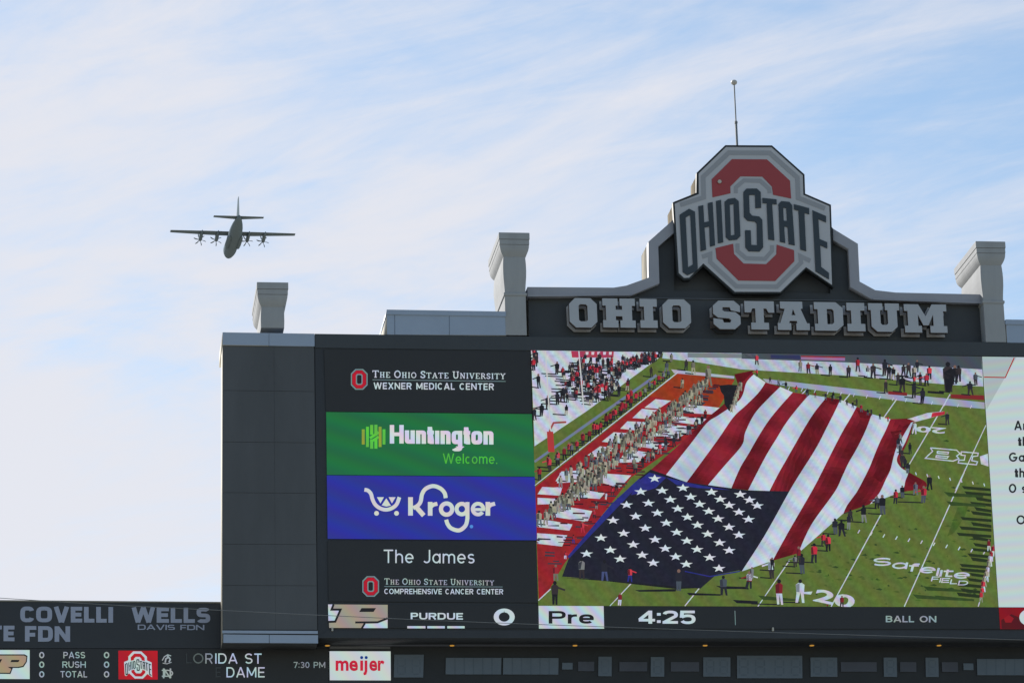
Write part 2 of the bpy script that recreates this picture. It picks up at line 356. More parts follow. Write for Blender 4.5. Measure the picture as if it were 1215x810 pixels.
class Solid:
    def __init__(s): s.v = []; s.f = []
    def box(s, x0, x1, y0, y1, z0, z1):
        b = len(s.v); s.v += [(x, y, z) for z in (z0, z1) for y in (y0, y1) for x in (x0, x1)]
        s.f += [[b+i for i in q] for q in ((0, 2, 3, 1), (4, 5, 7, 6), (0, 1, 5, 4), (2, 6, 7, 3), (0, 4, 6, 2), (1, 3, 7, 5))]
    def loft(s, rings, cap=True):
        b = len(s.v); n = len(rings[0])
        for r in rings: s.v += [tuple(p) for p in r]
        for k in range(len(rings)-1):
            for i in range(n): s.f.append([b+k*n+i, b+k*n+(i+1) % n, b+(k+1)*n+(i+1) % n, b+(k+1)*n+i])
        if cap: s.f.append([b+i for i in range(n)][::-1]); s.f.append([b+(len(rings)-1)*n+i for i in range(n)])
    def tube(s, pts, r, n=8):
        rings = []
        for i, p in enumerate(pts):
            p = Vector(p); d = (Vector(pts[min(i+1, len(pts)-1)])-Vector(pts[max(i-1, 0)])).normalized()
            a = d.orthogonal().normalized(); b = d.cross(a)
            rr = r[i] if isinstance(r, (list, tuple)) else r
            rings.append([p+(a*math.cos(2*math.pi*k/n)+b*math.sin(2*math.pi*k/n))*rr for k in range(n)])
        s.loft(rings)
    def build(s, name, mats, parent, smooth=False, local=False, bevel=0):
        me = bpy.data.meshes.new(name); me.from_pydata([tuple(v) for v in s.v], [], s.f)
        fix_normals(me)
        if bevel:
            bm = bmesh.new(); bm.from_mesh(me)
            bmesh.ops.bevel(bm, geom=[e for e in bm.edges if e.calc_face_angle(0) > .5], offset=bevel, segments=2, affect='EDGES', clamp_overlap=True); bm.to_mesh(me); bm.free()
        for p in me.polygons: p.use_smooth = smooth
        if local:
            for m in (mats if isinstance(mats, (list, tuple)) else [mats]): me.materials.append(m)
            o = bpy.data.objects.new(name, me); C.objects.link(o); o.parent = parent; return o
        return link(name, me, mats, parent)

# ------------------------------------------------------------------ ground
def ground():
    me = bpy.data.meshes.new('ground'); me.from_pydata([(-6000, -6000, 0), (6000, -6000, 0), (6000, 6000, 0), (-6000, 6000, 0)], [], [[0, 1, 2, 3]])
    o = link('ground', me, paint('ground_mix', (.21, .205, .17), .95, .3, .03), None); o['kind'] = 'structure'
ground()

# ------------------------------------------------------------------ the video scoreboard
XR = 1420                                                     # the board runs on past the right edge of the photo
def ex(p, q, x):                                              # point of line p-q at x
    return (x, p[1]+(q[1]-p[1])*(x-p[0])/(q[0]-p[0]))
TOP0, TOP1 = (373.6, 395.9), (1175, 405.7)
BOT0, BOT1 = (377.5, 756.5), (1186, 757.5)
board = thing('video_scoreboard', 'huge dark video scoreboard showing adverts and a giant flag on its screens', 'scoreboard', P(800, 756, -.8))
shape('cabinet', [TOP0, ex(TOP0, TOP1, XR), (XR+25, 757.8), BOT0], -.06, steel_dark, board, depth=1.6)
shape('fascia', [(373.8, 396.3), ex((373.8, 396.3), (1175, 406.1), XR), ex((374, 413), (1166, 422), XR), (374.1, 412.4)], -.01, steel_fascia, board, depth=.045)
shape('fascia', [(388, 747.4), (XR, 748.2), (XR, 757.4), (378, 756.2)], -.02, paint('lower_fascia', (.029, .033, .041), .5), board, depth=.035)
# soffit lamps
for x in (398, 547, 694, 849.5, 977, 1129):
    p = P(x, 756.9, -.06); z = P(x, 757, -.06).z
    s = Solid(); c = Vector((p.x-.25, D+1.30, z-.03))
    s.loft([[(c.x+.15*math.cos(a*math.pi/8), c.y+.15*math.sin(a*math.pi/8), c.z+dz) for a in range(16)] for dz in (.026, 0)])
    lamp = s.build('soffit_lamp', paint('lamp_rim', (.08, .08, .08), .5), board)
    s = Solid(); s.loft([[(c.x+.10*math.cos(a*math.pi/8), c.y+.10*math.sin(a*math.pi/8), c.z+dz) for a in range(16)] for dz in (-.004, -.02)])
    s.build('lens', led((190, 140, 60), 0), lamp)

WHT = led((184, 199, 210), .12, 1.5); TXT = led((190, 205, 216), .06); LINE = led((112, 135, 140), .05); RED = led((176, 32, 50), .05)
DARKTXT = led((36, 38, 42), 0); BLK = screen_off
# -- sponsor panels
def block_O(parent, x0, y0, x1, y1):
    w = x1-x0; h = y1-y0
    lg = Sheets()
    def ring(a, b, ca, cb, off, m):                           # ring between two octagons as quads
        for i in range(8):
            j = (i+1) % 8; lg.poly([a[i], a[j], b[j], b[i]], off, m)
    def oc(k, c): return octo(x0+k*w, y0+k*w, x1-k*w, y1-k*w, c*w, c*w)
    hole = octo(x0+.37*w, y0+.36*w, x1-.37*w, y1-.36*w, .06*w); hin = octo(x0+.30*w, y0+.29*w, x1-.30*w, y1-.29*w, .08*w)
    ring(oc(0, .27), oc(.07, .25), 0, 0, .030, LINE)
    ring(oc(.09, .24), hin, 0, 0, .030, RED)
    ring(hin, hole, 0, 0, .034, LINE)
    return lg.build('block_letter', parent)
SER = {}
def serif_glyphs():
    t, s = .15, .09
    def st(x): return [([(x, 0), (x, 1)], t), ([(x-.17, .045), (x+.17, .045)], s), ([(x-.17, .955), (x+.17, .955)], s)]
    SER['I'] = (.42, st(.21))
    SER['H'] = (.92, st(.22)+st(.70)+[([(.22, .5), (.70, .5)], s)])
    SER['T'] = (.86, [([(.43, 0), (.43, 1)], t), ([(.26, .045), (.60, .045)], s), ([(.03, .95), (.83, .95)], s), ([(.06, 1), (.06, .75)], s), ([(.80, 1), (.80, .75)], s)])
    SER['E'] = (.76, st(.20)+[([(.2, .95), (.70, .95)], s), ([(.2, .5), (.56, .5)], s), ([(.2, .05), (.72, .05)], s), ([(.68, 1), (.68, .78)], s), ([(.71, 0), (.71, .25)], s)])
    SER['O'] = (.92, [([(.46+.37*math.cos(a*math.pi/10), .5+.46*math.sin(a*math.pi/10)) for a in range(21)], .13)])
    SER['S'] = (.70, [([(.62, .72), (.58, .88), (.36, .95), (.14, .86), (.12, .68), (.26, .56), (.46, .46), (.60, .32), (.56, .12), (.34, .05), (.12, .12), (.08, .3)], .13)])
    SER['A'] = (.92, [([(.46, 1), (.14, .02)], .10), ([(.46, 1), (.78, .02)], t), ([(.26, .34), (.66, .34)], s), ([(0, .045), (.30, .045)], s), ([(.60, .045), (.94, .045)], s)])
    SER['V'] = (.90, [([(.45, 0), (.14, .98)], t), ([(.45, 0), (.76, .98)], .10), ([(0, .955), (.32, .955)], s), ([(.60, .955), (.92, .955)], s)])
    SER['U'] = (.90, [([(.20, .98), (.20, .28), (.30, .09), (.47, .05), (.64, .1), (.72, .28), (.72, .98)], .13), ([(.03, .955), (.37, .955)], s), ([(.56, .955), (.88, .955)], s)])
    SER['N'] = (.94, [([(.18, 0), (.18, 1)], .11), ([(.76, 0), (.76, 1)], .11), ([(.18, .98), (.76, .02)], t), ([(.02, .045), (.34, .045)], s), ([(.60, .955), (.93, .955)], s), ([(.02, .955), (.2, .955)], s)])
    SER['R'] = (.86, st(.20)+[([(.2, .95), (.5, .95), (.66, .84), (.66, .64), (.5, .52), (.2, .52)], .11), ([(.44, .52), (.78, .02)], t), ([(.68, .045), (.88, .045)], s)])
    SER['Y'] = (.88, [([(.44, 0), (.44, .46), (.14, .97)], t), ([(.44, .46), (.74, .97)], .1), ([(.27, .045), (.61, .045)], s), ([(0, .955), (.3, .955)], s), ([(.58, .955), (.9, .955)], s)])
serif_glyphs()
def serif_text(name, s, x0, y0, x1, y1, hbig, hsmall, off, mat, parent):
    tot = 0
    for k, ch in enumerate(s):
        big = (k == 0 or s[k-1] == ' ')
        tot += (.42*hbig if ch == ' ' else SER[ch][0]*(hbig if big else hsmall)+.10*hbig)
    sc = (x1-x0)/tot; sh = Sheets(); x = x0
    for k, ch in enumerate(s):
        if ch == ' ': x += .42*hbig*sc; sh.build(name, parent); sh = Sheets(); continue
        big = (k == 0 or s[k-1] == ' '); h = hbig if big else hsmall
        base = y0+(y1-y0)*(x-x0)/(x1-x0)
        for n, (pts, w) in enumerate(SER[ch][1]):
            sh.poly(stroke([(x+px*h*sc, base-py*h) for px, py in pts], w*h*1.12), off+.0005*n, mat)
        x += (SER[ch][0]*h+.10*hbig)*sc
    return sh.build(name, parent)

a = shape('advert_panel', [(384.5, 414.5), (629, 417.5), (631, 490.2), (386.8, 487.8)], -.004, BLK, board)
block_O(a, 416.3, 437.6, 436.2, 462.2)
serif_text('lettering', 'THE OHIO STATE UNIVERSITY', 441.8, 447.7, 600.6, 449.6, 8.4, 6.6, .03, TXT, a)
shape('rule', stroke([(442, 450.4), (600, 452.3)], .8), .03, LINE, a)
block('lettering', 'WEXNER MEDICAL CENTER', 443.4, 461.4, 586, 7.8, .03, TXT, a, y1=462.5, wt=.17, gap=.17)

g = shape('advert_panel', [(387, 488.5), (631, 491), (634.7, 565), (387.8, 563)], .012, led((38, 108, 67), .09, .8, 70), board)
block('lettering', 'Huntington', 462.5, 525.9, 585.5, 22, .03, led((208, 208, 222), .1), g, y1=527.2, wt=.20, gap=.05, sq=4.5, sx=1.18)
block('lettering', 'Welcome.', 525.5, 549.6, 590, 12, .03, led((78, 182, 66), .1), g, y1=550, wt=.115, gap=.14)
hexm = Sheets(); LG = led((92, 190, 70), .1); LG2 = led((140, 160, 60), .1)
for k, (xa, ya, yb) in enumerate(((431, 509, 527), (436, 506, 530), (441, 503.8, 532), (446, 503.6, 532), (451, 506, 530), (455.6, 509, 527))):
    if k in (2, 3):
        hexm.line([(xa, ya), (xa, 515.5)], 3.6, .03, LG); hexm.line([(xa, 521), (xa, yb)], 3.6, .03, LG)
    else: hexm.line([(xa, ya), (xa, yb)], 3.4, .03, LG if k not in (0, 4) else LG2)
hexm.line([(439, 519.5), (442, 517.5), (447, 514.5), (449, 512)], 3.2, .034, LG); hexm.line([(439.4, 524), (442, 522.5), (447, 519.5), (449, 517.5)], 3, .034, LG)
hexm.build('hexagon_logo', g)

b = shape('advert_panel', [(387.8, 563.6), (634.7, 565.6), (637, 640.5), (388.8, 638.8)], .012, led((48, 55, 150), .10, .8, 65), board)
K = lambda u, v: (425+u/6.75, 565+v/6.75)
kw = led((204, 208, 204), .07)
def kst(sh, pts, w, off=.03): sh.line([K(*q) for q in pts], w/6.75, off, kw)
def krg(sh, x, y, R, r, off=.03, a0=0, a1=360):
    n = 26
    for i in range(n):
        t0, t1 = rad(a0+(a1-a0)*i/n), rad(a0+(a1-a0)*(i+1)/n)
        sh.poly([K(x+R*math.cos(t0), y+R*math.sin(t0)), K(x+R*math.cos(t1), y+R*math.sin(t1)), K(x+r*math.cos(t1), y+r*math.sin(t1)), K(x+r*math.cos(t0), y+r*math.sin(t0))], off, kw)
def smooth(pts, n=6):
    out = []
    q = [pts[0]]+list(pts)+[pts[-1]]
    for i in range(1, len(q)-2):
        p0, p1, p2, p3 = (Vector(v) for v in q[i-1:i+3])
        for k in range(n):
            t = k/n; out.append(tuple(.5*((2*p1)+(p2-p0)*t+(2*p0-5*p1+4*p2-p3)*t*t+(3*p1-p0-3*p2+p3)*t**3)))
    return out+[tuple(pts[-1])]
cart = Sheets()
kst(cart, smooth([(50, 105), (78, 112), (102, 138), (114, 180), (135, 222), (172, 252), (220, 265), (268, 254), (308, 222), (330, 165)]), 30)
for t in ([(150, 165), (206, 165), (178, 215)], [(188, 230), (225, 174), (262, 232), (226, 240)], [(244, 165), (300, 165), (270, 215)]): cart.poly([K(*q) for q in t], .03, kw)
for x in (147, 307): cart.poly([K(*q) for q in circ(x, 294, 19)], .03, kw)
cart.build('cart_logo', b)
kr = Sheets()
kr.poly([K(*q) for q in ((400, 165), (438, 165), (438, 312), (400, 312))], .03, kw)
kst(kr, smooth([(440, 252), (475, 234), (500, 200), (512, 140), (542, 97), (600, 76), (658, 95), (692, 132), (701, 172)]), 32, .031)
kst(kr, [(458, 236), (525, 312)], 38, .032)
for x in (558, 1020):
    kr.poly([K(*q) for q in ((x, 203), (x+37, 203), (x+37, 313), (x, 313))], .03, kw)
    kst(kr, smooth([(x+18, 252), (x+40, 228), (x+76, 217)]), 31, .031)
krg(kr, 708, 260, 62, 28); krg(kr, 830, 260, 58, 26)
kst(kr, [(875, 204), (875, 330)]+smooth([(875, 335), (862, 388), (825, 424), (790, 430), (742, 412), (716, 380), (705, 345)]), 32, .031)
krg(kr, 960, 260, 58, 28, .03, 35, 362); kst(kr, [(925, 264), (1016, 264)], 24, .031)
kr.poly([K(*q) for q in circ(907, 400, 14)], .03, led((80, 140, 215), 0))
kr.build('lettering', b)

c = shape('advert_panel', [(388.8, 641), (637, 642.6), (638.5, 714.5), (390, 713)], -.004, BLK, board)
block('lettering', 'The James', 455.3, 667.4, 563, 15.8, .03, TXT, c, y1=668, wt=.105, gap=.16)
block_O(c, 429.9, 683, 449.8, 707.4)
serif_text('lettering', 'THE OHIO STATE UNIVERSITY', 456, 692.8, 587, 693.9, 7.2, 5.7, .03, led((160, 172, 180), .12), c)
shape('rule', stroke([(456, 695.2), (596.3, 695.8)], .7), .03, LINE, c)
block('lettering', 'COMPREHENSIVE CANCER CENTER', 456, 704.2, 597, 6.3, .03, TXT, c, y1=704.6, wt=.155, gap=.15)

# -- score bar
bar = shape('score_bar', [(389.3, 716.4), (638.6, 718.2), (1184.8, 720), (1186.6, 745.6), (639.4, 745.2), (390.8, 744.4)], -.003, BLK, board)
pt = Sheets(); TAN = led((156, 146, 136), .08); Q = lambda u, v: (380+u/5.0625, 710+v/5.0625)
pt.poly([(389.4, 716.5), (460, 717), (460, 744.6), (390.6, 744.3)], .012, TAN)
pt.poly([Q(*q) for q in ((47, 33), (76, 33), (66, 66), (118, 66), (88, 134), (49, 136))], .016, WHT)
pt.poly([Q(*q) for q in ((270, 150), (345, 147), (404, 124), (404, 175), (258, 175))], .016, WHT)
for pts, w in ((((80, 33), (68, 64), (122, 64), (90, 136), (47, 138)), 13), (((210, 141), (345, 140), (404, 116)), 12), (((268, 146), (250, 176)), 12)):
    pt.line([Q(*q) for q in pts], w/5.06, .020, DARKTXT)
pt.poly([Q(*q) for q in ((248, 55), (335, 55), (320, 78), (233, 78))], .020, DARKTXT)
pt.build('team_tile', bar)
block('lettering', 'PURDUE', 487.3, 734.2, 549.3, 7.8, .03, TXT, bar, y1=734.6, wt=.19, gap=.12, sq=2.8, sx=1.45)
dash = Sheets()
for xa, xb in ((483.3, 504.8), (507, 527.8), (530.7, 551.3)): dash.rect(xa, 742.2, xb, 744.9, .012, WHT)
dash.build('timeout_dashes', bar)
block('score_digit', 'O', 585.8, 741.4, 610.7, 20, .03, TXT, bar, wt=.22, sx=1.35)
pre = shape('period_tile', [(639, 718.2), (716.2, 718.5), (716.8, 745.3), (639.5, 745.2)], .012, WHT, bar)
block('lettering', 'Pre', 651, 739.3, 704.7, 15, .03, DARKTXT, pre, wt=.185, gap=.10, sq=2.6, sx=1.6, xh=.74)
block('game_clock', '4:25', 757, 739.3, 825.3, 15.4, .03, TXT, bar, wt=.20, gap=.10, sq=2.4, sx=1.45)
shape('divider', stroke([(872, 724), (872.6, 741)], .8), .012, LINE, bar)
block('lettering', 'BALL ON', 1051, 737.6, 1111, 7.6, .03, led((140, 155, 160), .1), bar, y1=737.8, wt=.18, gap=.12, sx=1.35)

# -- message screen at the right
ms = shape('message_screen', [(1165.4, 423), (XR, 426.3), (XR+18, 720.6), (1184.9, 719.8)], .012, led((187, 203, 205), .05, 1.6, 95), board)
mg = Sheets()
mg.poly([(1165.6, 423.2), (1206, 423.8), (1170.5, 486)], .018, led((166, 180, 182), .05, 1.6, 95))
mg.build('grey_facet', ms)
shape('red_rule', stroke([(1167.5, 447.2), (1192.8, 447.7), (1203.4, 424.2)], 1.3), .026, led((165, 45, 45), 0), ms)
ink = led((42, 45, 50), 0)
for s, x, y, w in (('Ar', 1203.4, 510, 14.5), ('th', 1207.7, 528.8, 12), ('Ga', 1197, 547.5, 19), ('th', 1203.8, 566, 12), ('O s', 1196.9, 584.5, 20.5), ('O', 1206, 621.8, 10.5)):
    block('lettering', s, x, y, x+w, 11, .026, ink, ms, wt=.19, gap=.12)
rb = Sheets()
rb.poly([(1185, 720.2), (XR+18, 721), (XR+20, 746), (1186.7, 745.7)], .012, led((128, 28, 38), .06))
rb.poly([(1188, 735), (1200, 728), (1212, 733), (1225, 727), (1226, 745.6), (1188.5, 745.4)], .016, led((82, 30, 36), .05))
rb.poly([(1191, 733), (1197, 729), (1203, 733), (1200, 738), (1193, 738)], .020, led((140, 34, 42), .05))
rb.build('score_tile', ms)
block('score_digit', 'O', 1209.5, 742, 1234, 20, .03, TXT, ms, wt=.22, sx=1.35)

# -- the video screen and its picture
vs = shape('video_screen', [(629.9, 415.5), (1165, 422.6), (1184.5, 719.9), (638.5, 718.1)], .002, BLK, board)
A = lambda u, v: (620+u/4.339, 400+v/4.339)
B = lambda u, v: (880+u/3.627, 400+v/3.627)
Cc = lambda u, v: (620+u/4.05, 560+v/4.05)
Dd = lambda u, v: (880+u/3.627, 560+v/3.627)
GRN = led((91, 109, 55), .06, grain=.17); GRN2 = led((74, 97, 46), .08, grain=.17); PALE = led((186, 194, 208), .11, 1.6, grain=.17); PALE2 = led((172, 182, 198), .11, 1.6, grain=.17)
CRED = led((142, 40, 46), .08, grain=.17); ORG_ = led((146, 58, 36), .08, grain=.17); FRED = led((116, 32, 42), .07, grain=.17); FRED2 = led((92, 26, 34), .05, grain=.17); FWHT = led((188, 203, 217), .11, 1.6, grain=.07)
NAVY = led((37, 39, 52), .03, grain=.17); BLU = led((46, 50, 124), .07, grain=.17); DK = led((34, 36, 42), 0, grain=.17); DKG = led((54, 74, 42), .03, grain=.17); TANP = led((150, 150, 134), .06, grain=.17); PNK = led((178, 50, 66), .05, grain=.17)
GRY = led((96, 104, 116), .04, grain=.17); BAND = led((150, 160, 190), .1, grain=.17)
def on_screen(x, y):
    y = min(max(y, 415.6+(x-630)*.01327), 718.2+(x-638.5)*.0033)
    return (min(max(x, 630+(y-415.5)*.0284), 1164.9+(y-422.6)*.0655), y)
pic = Sheets(on_screen)
L0 = .006
pic.poly([(629.9, 415.5), (1165, 422.6), (1184.5, 719.9), (638.5, 718.1)], L0, GRN)
e = lambda k: L0+.004*k
# white apron, top left, and far side
pic.poly([A(20, 50), A(725, 50), A(700, 108), A(330, 380), A(62, 560)], e(1), PALE)
pic.poly([A(725, 60), A(1220, 60), B(1040, 70), B(1040, 212), B(905, 205), B(450, 165), B(0, 138), A(880, 125), A(720, 108)], e(1), PALE2)
pic.poly([B(0, 55), B(445, 60), B(1040, 70), B(1035, 138), B(790, 125), B(450, 108), B(0, 92)], e(2), led((70, 78, 88), .06))
pic.poly([B(125, 76), B(250, 77), B(255, 95), B(125, 90)], e(3), led((50, 56, 90), .05)); pic.poly([B(255, 80), B(445, 84), B(445, 101), B(255, 96)], e(3), led((150, 110, 150), .1)); pic.line([B(255, 82), B(445, 86)], 1.4, e(4), CRED)
pic.poly([A(250, 71), A(470, 73), A(468, 105), A(255, 104)], e(2), led((165, 60, 85), .1))
for k in range(5): pic.poly([A(325+k*30, 75), A(340+k*30, 75), A(338+k*30, 90), A(325+k*30, 90)], e(3), led((205, 195, 210), .05))
pic.poly([A(850, 80), A(1215, 86), A(1215, 108), A(850, 104)], e(2), led((120, 128, 132), .06))
# right hand sideline
pic.poly([B(90, 178), B(560, 230), B(1045, 280), B(1046, 308), B(760, 282), B(400, 238), B(110, 198)], e(2), led((150, 158, 182), .12))
pic.poly([B(900, 245), B(1043, 250), B(1044, 270), B(900, 262)], e(3), led((120, 44, 48), .05)); pic.poly([B(630, 232), B(712, 238), B(712, 252), B(630, 245)], e(3), led((120, 44, 48), .05))
for k in range(16): u = 150+k*56; pic.line([B(u, 208+k*5.6), B(u-6, 222+k*5.6)], .9, e(3), PALE)
# end zone
pic.poly([A(62, 781), A(62, 772), A(210, 655), A(800, 186), A(1092, 218), A(950, 450), A(560, 720), Cc(200, 440), Cc(130, 560), Cc(78, 612)], e(1), CRED)
pic.poly([A(800, 188), A(1090, 222), A(1010, 362), A(880, 362), A(700, 310), A(650, 305)], e(2), ORG_)
pic.line([A(62, 762), A(210, 645), A(800, 180)], 1.2, e(3), PALE)
pic.line([A(60, 640), A(300, 470), A(690, 195)], 3.2, e(2), led((110, 120, 150), .1))
pic.line([A(62, 556), A(330, 376), A(700, 104)], 1.0, e(3), PALE)
pic.poly([A(765, 165), A(1090, 200), A(1090, 212), A(780, 185)], e(3), led((168, 172, 190), .1))
for k, q in enumerate(([(685, 318), (765, 326), (700, 368), (628, 362)], [(615, 368), (692, 374), (640, 420), (566, 415)], [(855, 345), (1050, 366), (1020, 398), (800, 388)],
          [(790, 403), (950, 420), (915, 452), (750, 432)], [(540, 432), (640, 436), (598, 480), (503, 470)], [(740, 445), (885, 462), (800, 522), (665, 508)],
          [(470, 488), (560, 495), (500, 547), (408, 537)], [(640, 530), (760, 545), (700, 577), (590, 560)], [(400, 560), (470, 570), (410, 622), (335, 606)],
          [(540, 575), (645, 592), (600, 642), (490, 645)], [(200, 690), (330, 682), (305, 742), (170, 740)], [(420, 700), (560, 710), (500, 775), (400, 745)], [(110, 775), (200, 770), (180, 781), (100, 781)])):
    pic.poly([A(*p) for p in q], e(3), PALE)
for q in ([(180, 2), (280, 0), (335, 42), (165, 52)], [(95, 70), (190, 75), (180, 112), (72, 105)], [(262, 80), (395, 100), (370, 128), (240, 118)], [(72, 122), (190, 128), (185, 150), (72, 155)],
          [(185, 160), (335, 186), (312, 238), (150, 214)], [(80, 222), (240, 250), (225, 280), (70, 262)], [(70, 292), (215, 302), (190, 356), (70, 342)]): pic.poly([Cc(*p) for p in q], e(3), PALE)
# dark streaks of shade over the end zone
for k in range(130):
    t = random.random(); x = 640+t*215+random.uniform(-8, 60)*(1-t); y = 640-t*185+random.uniform(-8, 40)*(1-t)
    if x > 772 and y > 540: continue
    l = random.uniform(6, 17); pic.poly([(x, y), (x-l, y+random.uniform(-1, 1)), (x-l, y+1.3), (x, y+1.7)], e(4), led((70, 34, 42), 0) if k % 2 else led((58, 58, 70), 0))
# yard lines
for p, q in ((Dd(70, 577), Dd(205, 380)), (Dd(385, 577), Dd(603, 175)), (Dd(700, 577), Dd(958, 0)), (Dd(1018, 577), Dd(1092, 345)), (B(722, 545), B(897, 245)), (B(922, 655), B(1052, 378)), (B(608, 350), B(667, 266)), (B(438, 278), B(467, 243)), (B(255, 248), B(285, 220)),
             (Cc(420, 642), Cc(530, 525)), (Cc(780, 642), Cc(850, 555)), (Cc(76, 615), Cc(135, 560))): pic.line([p, q], 1.3, e(3), PALE)
for k in range(7): pic.line([B(748+k*49, 580+k*8), B(752+k*49, 592+k*8)], 1.2, e(3), PALE)
for k in range(11): pic.line([Dd(508+k*54, 248+k*9), Dd(500+k*54, 262+k*9)], 1.3, e(3), PALE)
for k in range(150):
    u, v = random.uniform(250, 1090), random.gauss(360, 190)
    if not -150 < v < 570: continue
    if u < 700 and v < 380-u*.45: continue
    w_ = random.uniform(5, 34); pic.poly([Dd(u, v), Dd(u+w_*.6, v-5), Dd(u+w_, v+1), Dd(u+w_*.7, v+5), Dd(u+w_*.3, v+2)], e(2), DKG if k % 2 else GRN2)
pic.poly([Dd(930, 150), Dd(975, 145), Dd(960, 190), Dd(915, 260), Dd(885, 275), Dd(905, 220)], e(2), GRN2)
# lettering on the grass
def gtext(s, p0, p1, h, m, bold, slant, k=4):
    me = text_px(s, p0[0], p0[1], p1[0], h, y1=p1[1], bold=bold, slant=slant); pic.mesh(me, e(k), m)
block('', 'Safelite', *Dd(562, 402), Dd(978, 468)[0], 9.6, 0, PALE, None, y1=Dd(978, 468)[1], wt=.185, gap=.07, slant=.15, xh=.80, sx=1.6, into=pic, lev=e(4)); block('', 'FIELD', *Dd(814, 468), Dd(972, 492)[0], 5.6, 0, PALE, None, y1=Dd(972, 492)[1], wt=.19, gap=.1, slant=.2, sx=1.4, into=pic, lev=e(4))
gtext('20', Dd(306, 552), Dd(476, 588), 14.5, PALE, .03, .35); pic.poly([Dd(258, 515), Dd(305, 512), Dd(298, 525), Dd(262, 522)], e(4), PALE)
me = text_px('20', 0, 0, 35, 8, bold=.03)
for v in me.vertices: x, y = v.co.x, v.co.y; v.co = (B(880, 390)[0]-x+y*.2, B(880, 390)[1]-y*.85-x*.07, 0)
pic.mesh(me, e(4), PALE)
def blk(pts): pic.line([B(*q) for q in pts+[pts[0]]], 1.3, e(4), PALE)
blk([(812, 475), (925, 485), (940, 500), (925, 510), (935, 522), (910, 532), (790, 520), (802, 508), (822, 490)]); blk([(842, 490), (890, 494), (888, 502), (842, 498)]); blk([(838, 508), (890, 512), (884, 520), (836, 516)])
blk([(945, 492), (1018, 498), (1016, 510), (995, 512), (990, 530), (1015, 535), (1010, 548), (932, 540), (935, 528), (958, 528), (962, 508), (944, 506)]); pic.poly([B(1025, 512), B(1060, 500), B(1062, 555), B(1030, 545)], e(4), PALE)
# the flag: thirteen stripes between these seams
seam = [
 [B(45, 148), B(12, 172), A(1110, 240), A(1050, 330), A(955, 412), A(820, 540), A(660, 682)],
 [B(52, 160), B(20, 195), A(1120, 320), A(1010, 400), A(950, 440), A(860, 555), A(735, 712)],
 [B(103, 194), A(1215, 285), A(1150, 350), A(1086, 410), A(1010, 520), A(930, 630), A(845, 745)],
 [B(166, 213), B(110, 268), B(55, 330), B(15, 410), A(1130, 555), A(1040, 660), A(948, 768)],
 [B(220, 237), B(165, 298), B(115, 360), B(70, 430), B(30, 500), A(1120, 672), A(1075, 776)],
 [B(290, 247), B(240, 305), B(190, 370), B(150, 435), B(110, 500), B(70, 575), Dd(28, 77)],
 [B(365, 258), B(315, 320), B(270, 390), B(230, 460), B(190, 530), B(155, 592), Dd(120, 80)],
 [B(425, 268), B(398, 325), B(365, 390), B(335, 450), B(300, 510), B(255, 580), Dd(205, 82), Dd(100, 270), Dd(0, 426)],
 [B(495, 298), B(470, 345), B(440, 395), B(408, 455), B(375, 520), B(340, 590), Dd(300, 85), Dd(200, 258), Dd(133, 380)],
 [B(560, 330), B(542, 380), B(520, 430), B(492, 485), B(460, 540), B(432, 600), Dd(400, 85), Dd(300, 225), Dd(243, 348)],
 [B(640, 352), B(620, 400), B(595, 450), B(572, 505), B(550, 560), B(525, 610), Dd(495, 85), Dd(455, 140), Dd(438, 176)],
 [B(740, 348), B(690, 432), B(670, 465), B(655, 510), B(640, 570), B(620, 612), Dd(595, 85), Dd(570, 115), Dd(552, 137)],
 [B(742, 352), B(705, 450), B(668, 520), B(685, 560), B(716, 580), B(705, 615), Dd(700, 60), Dd(694, 72), Dd(690, 82)],
 [B(745, 356), B(712, 455), B(678, 525), B(692, 565), B(722, 585), B(760, 605), Dd(790, 40), Dd(790, 66), Dd(694, 84)]]
NS = 48
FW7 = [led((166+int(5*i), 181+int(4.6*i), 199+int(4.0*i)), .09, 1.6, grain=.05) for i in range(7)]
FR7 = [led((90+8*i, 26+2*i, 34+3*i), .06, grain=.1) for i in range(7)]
def resamp(pl, n=48):
    pl = smooth(pl, 5); ln = [0]
    for i in range(1, len(pl)): ln.append(ln[-1]+(Vector(pl[i])-Vector(pl[i-1])).length)
    out = []
    for k in range(n):
        t = ln[-1]*k/(n-1); i = max(j for j in range(len(ln)) if ln[j] <= t+1e-9); i = min(i, len(pl)-2)
        f_ = (t-ln[i])/max(ln[i+1]-ln[i], 1e-9); out.append(tuple(Vector(pl[i]).lerp(Vector(pl[i+1]), f_)))
    return out
sm = [resamp(s) for s in seam]
for k in range(13):
    for i in range(NS-1):
        for j in range(4):
            a_ = Vector(sm[k][i]).lerp(Vector(sm[k+1][i]), j/4); b_ = Vector(sm[k][i]).lerp(Vector(sm[k+1][i]), (j+1)/4)
            c_ = Vector(sm[k][i+1]).lerp(Vector(sm[k+1][i+1]), (j+1)/4); d_ = Vector(sm[k][i+1]).lerp(Vector(sm[k+1][i+1]), j/4)
            x, y = (a_+c_)/2
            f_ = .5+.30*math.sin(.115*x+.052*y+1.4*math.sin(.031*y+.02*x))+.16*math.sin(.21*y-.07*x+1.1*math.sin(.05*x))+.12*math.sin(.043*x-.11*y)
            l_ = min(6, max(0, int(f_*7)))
            pic.poly([tuple(a_), tuple(b_), tuple(c_), tuple(d_)], e(6), (FR7 if k % 2 == 0 else FW7)[l_])
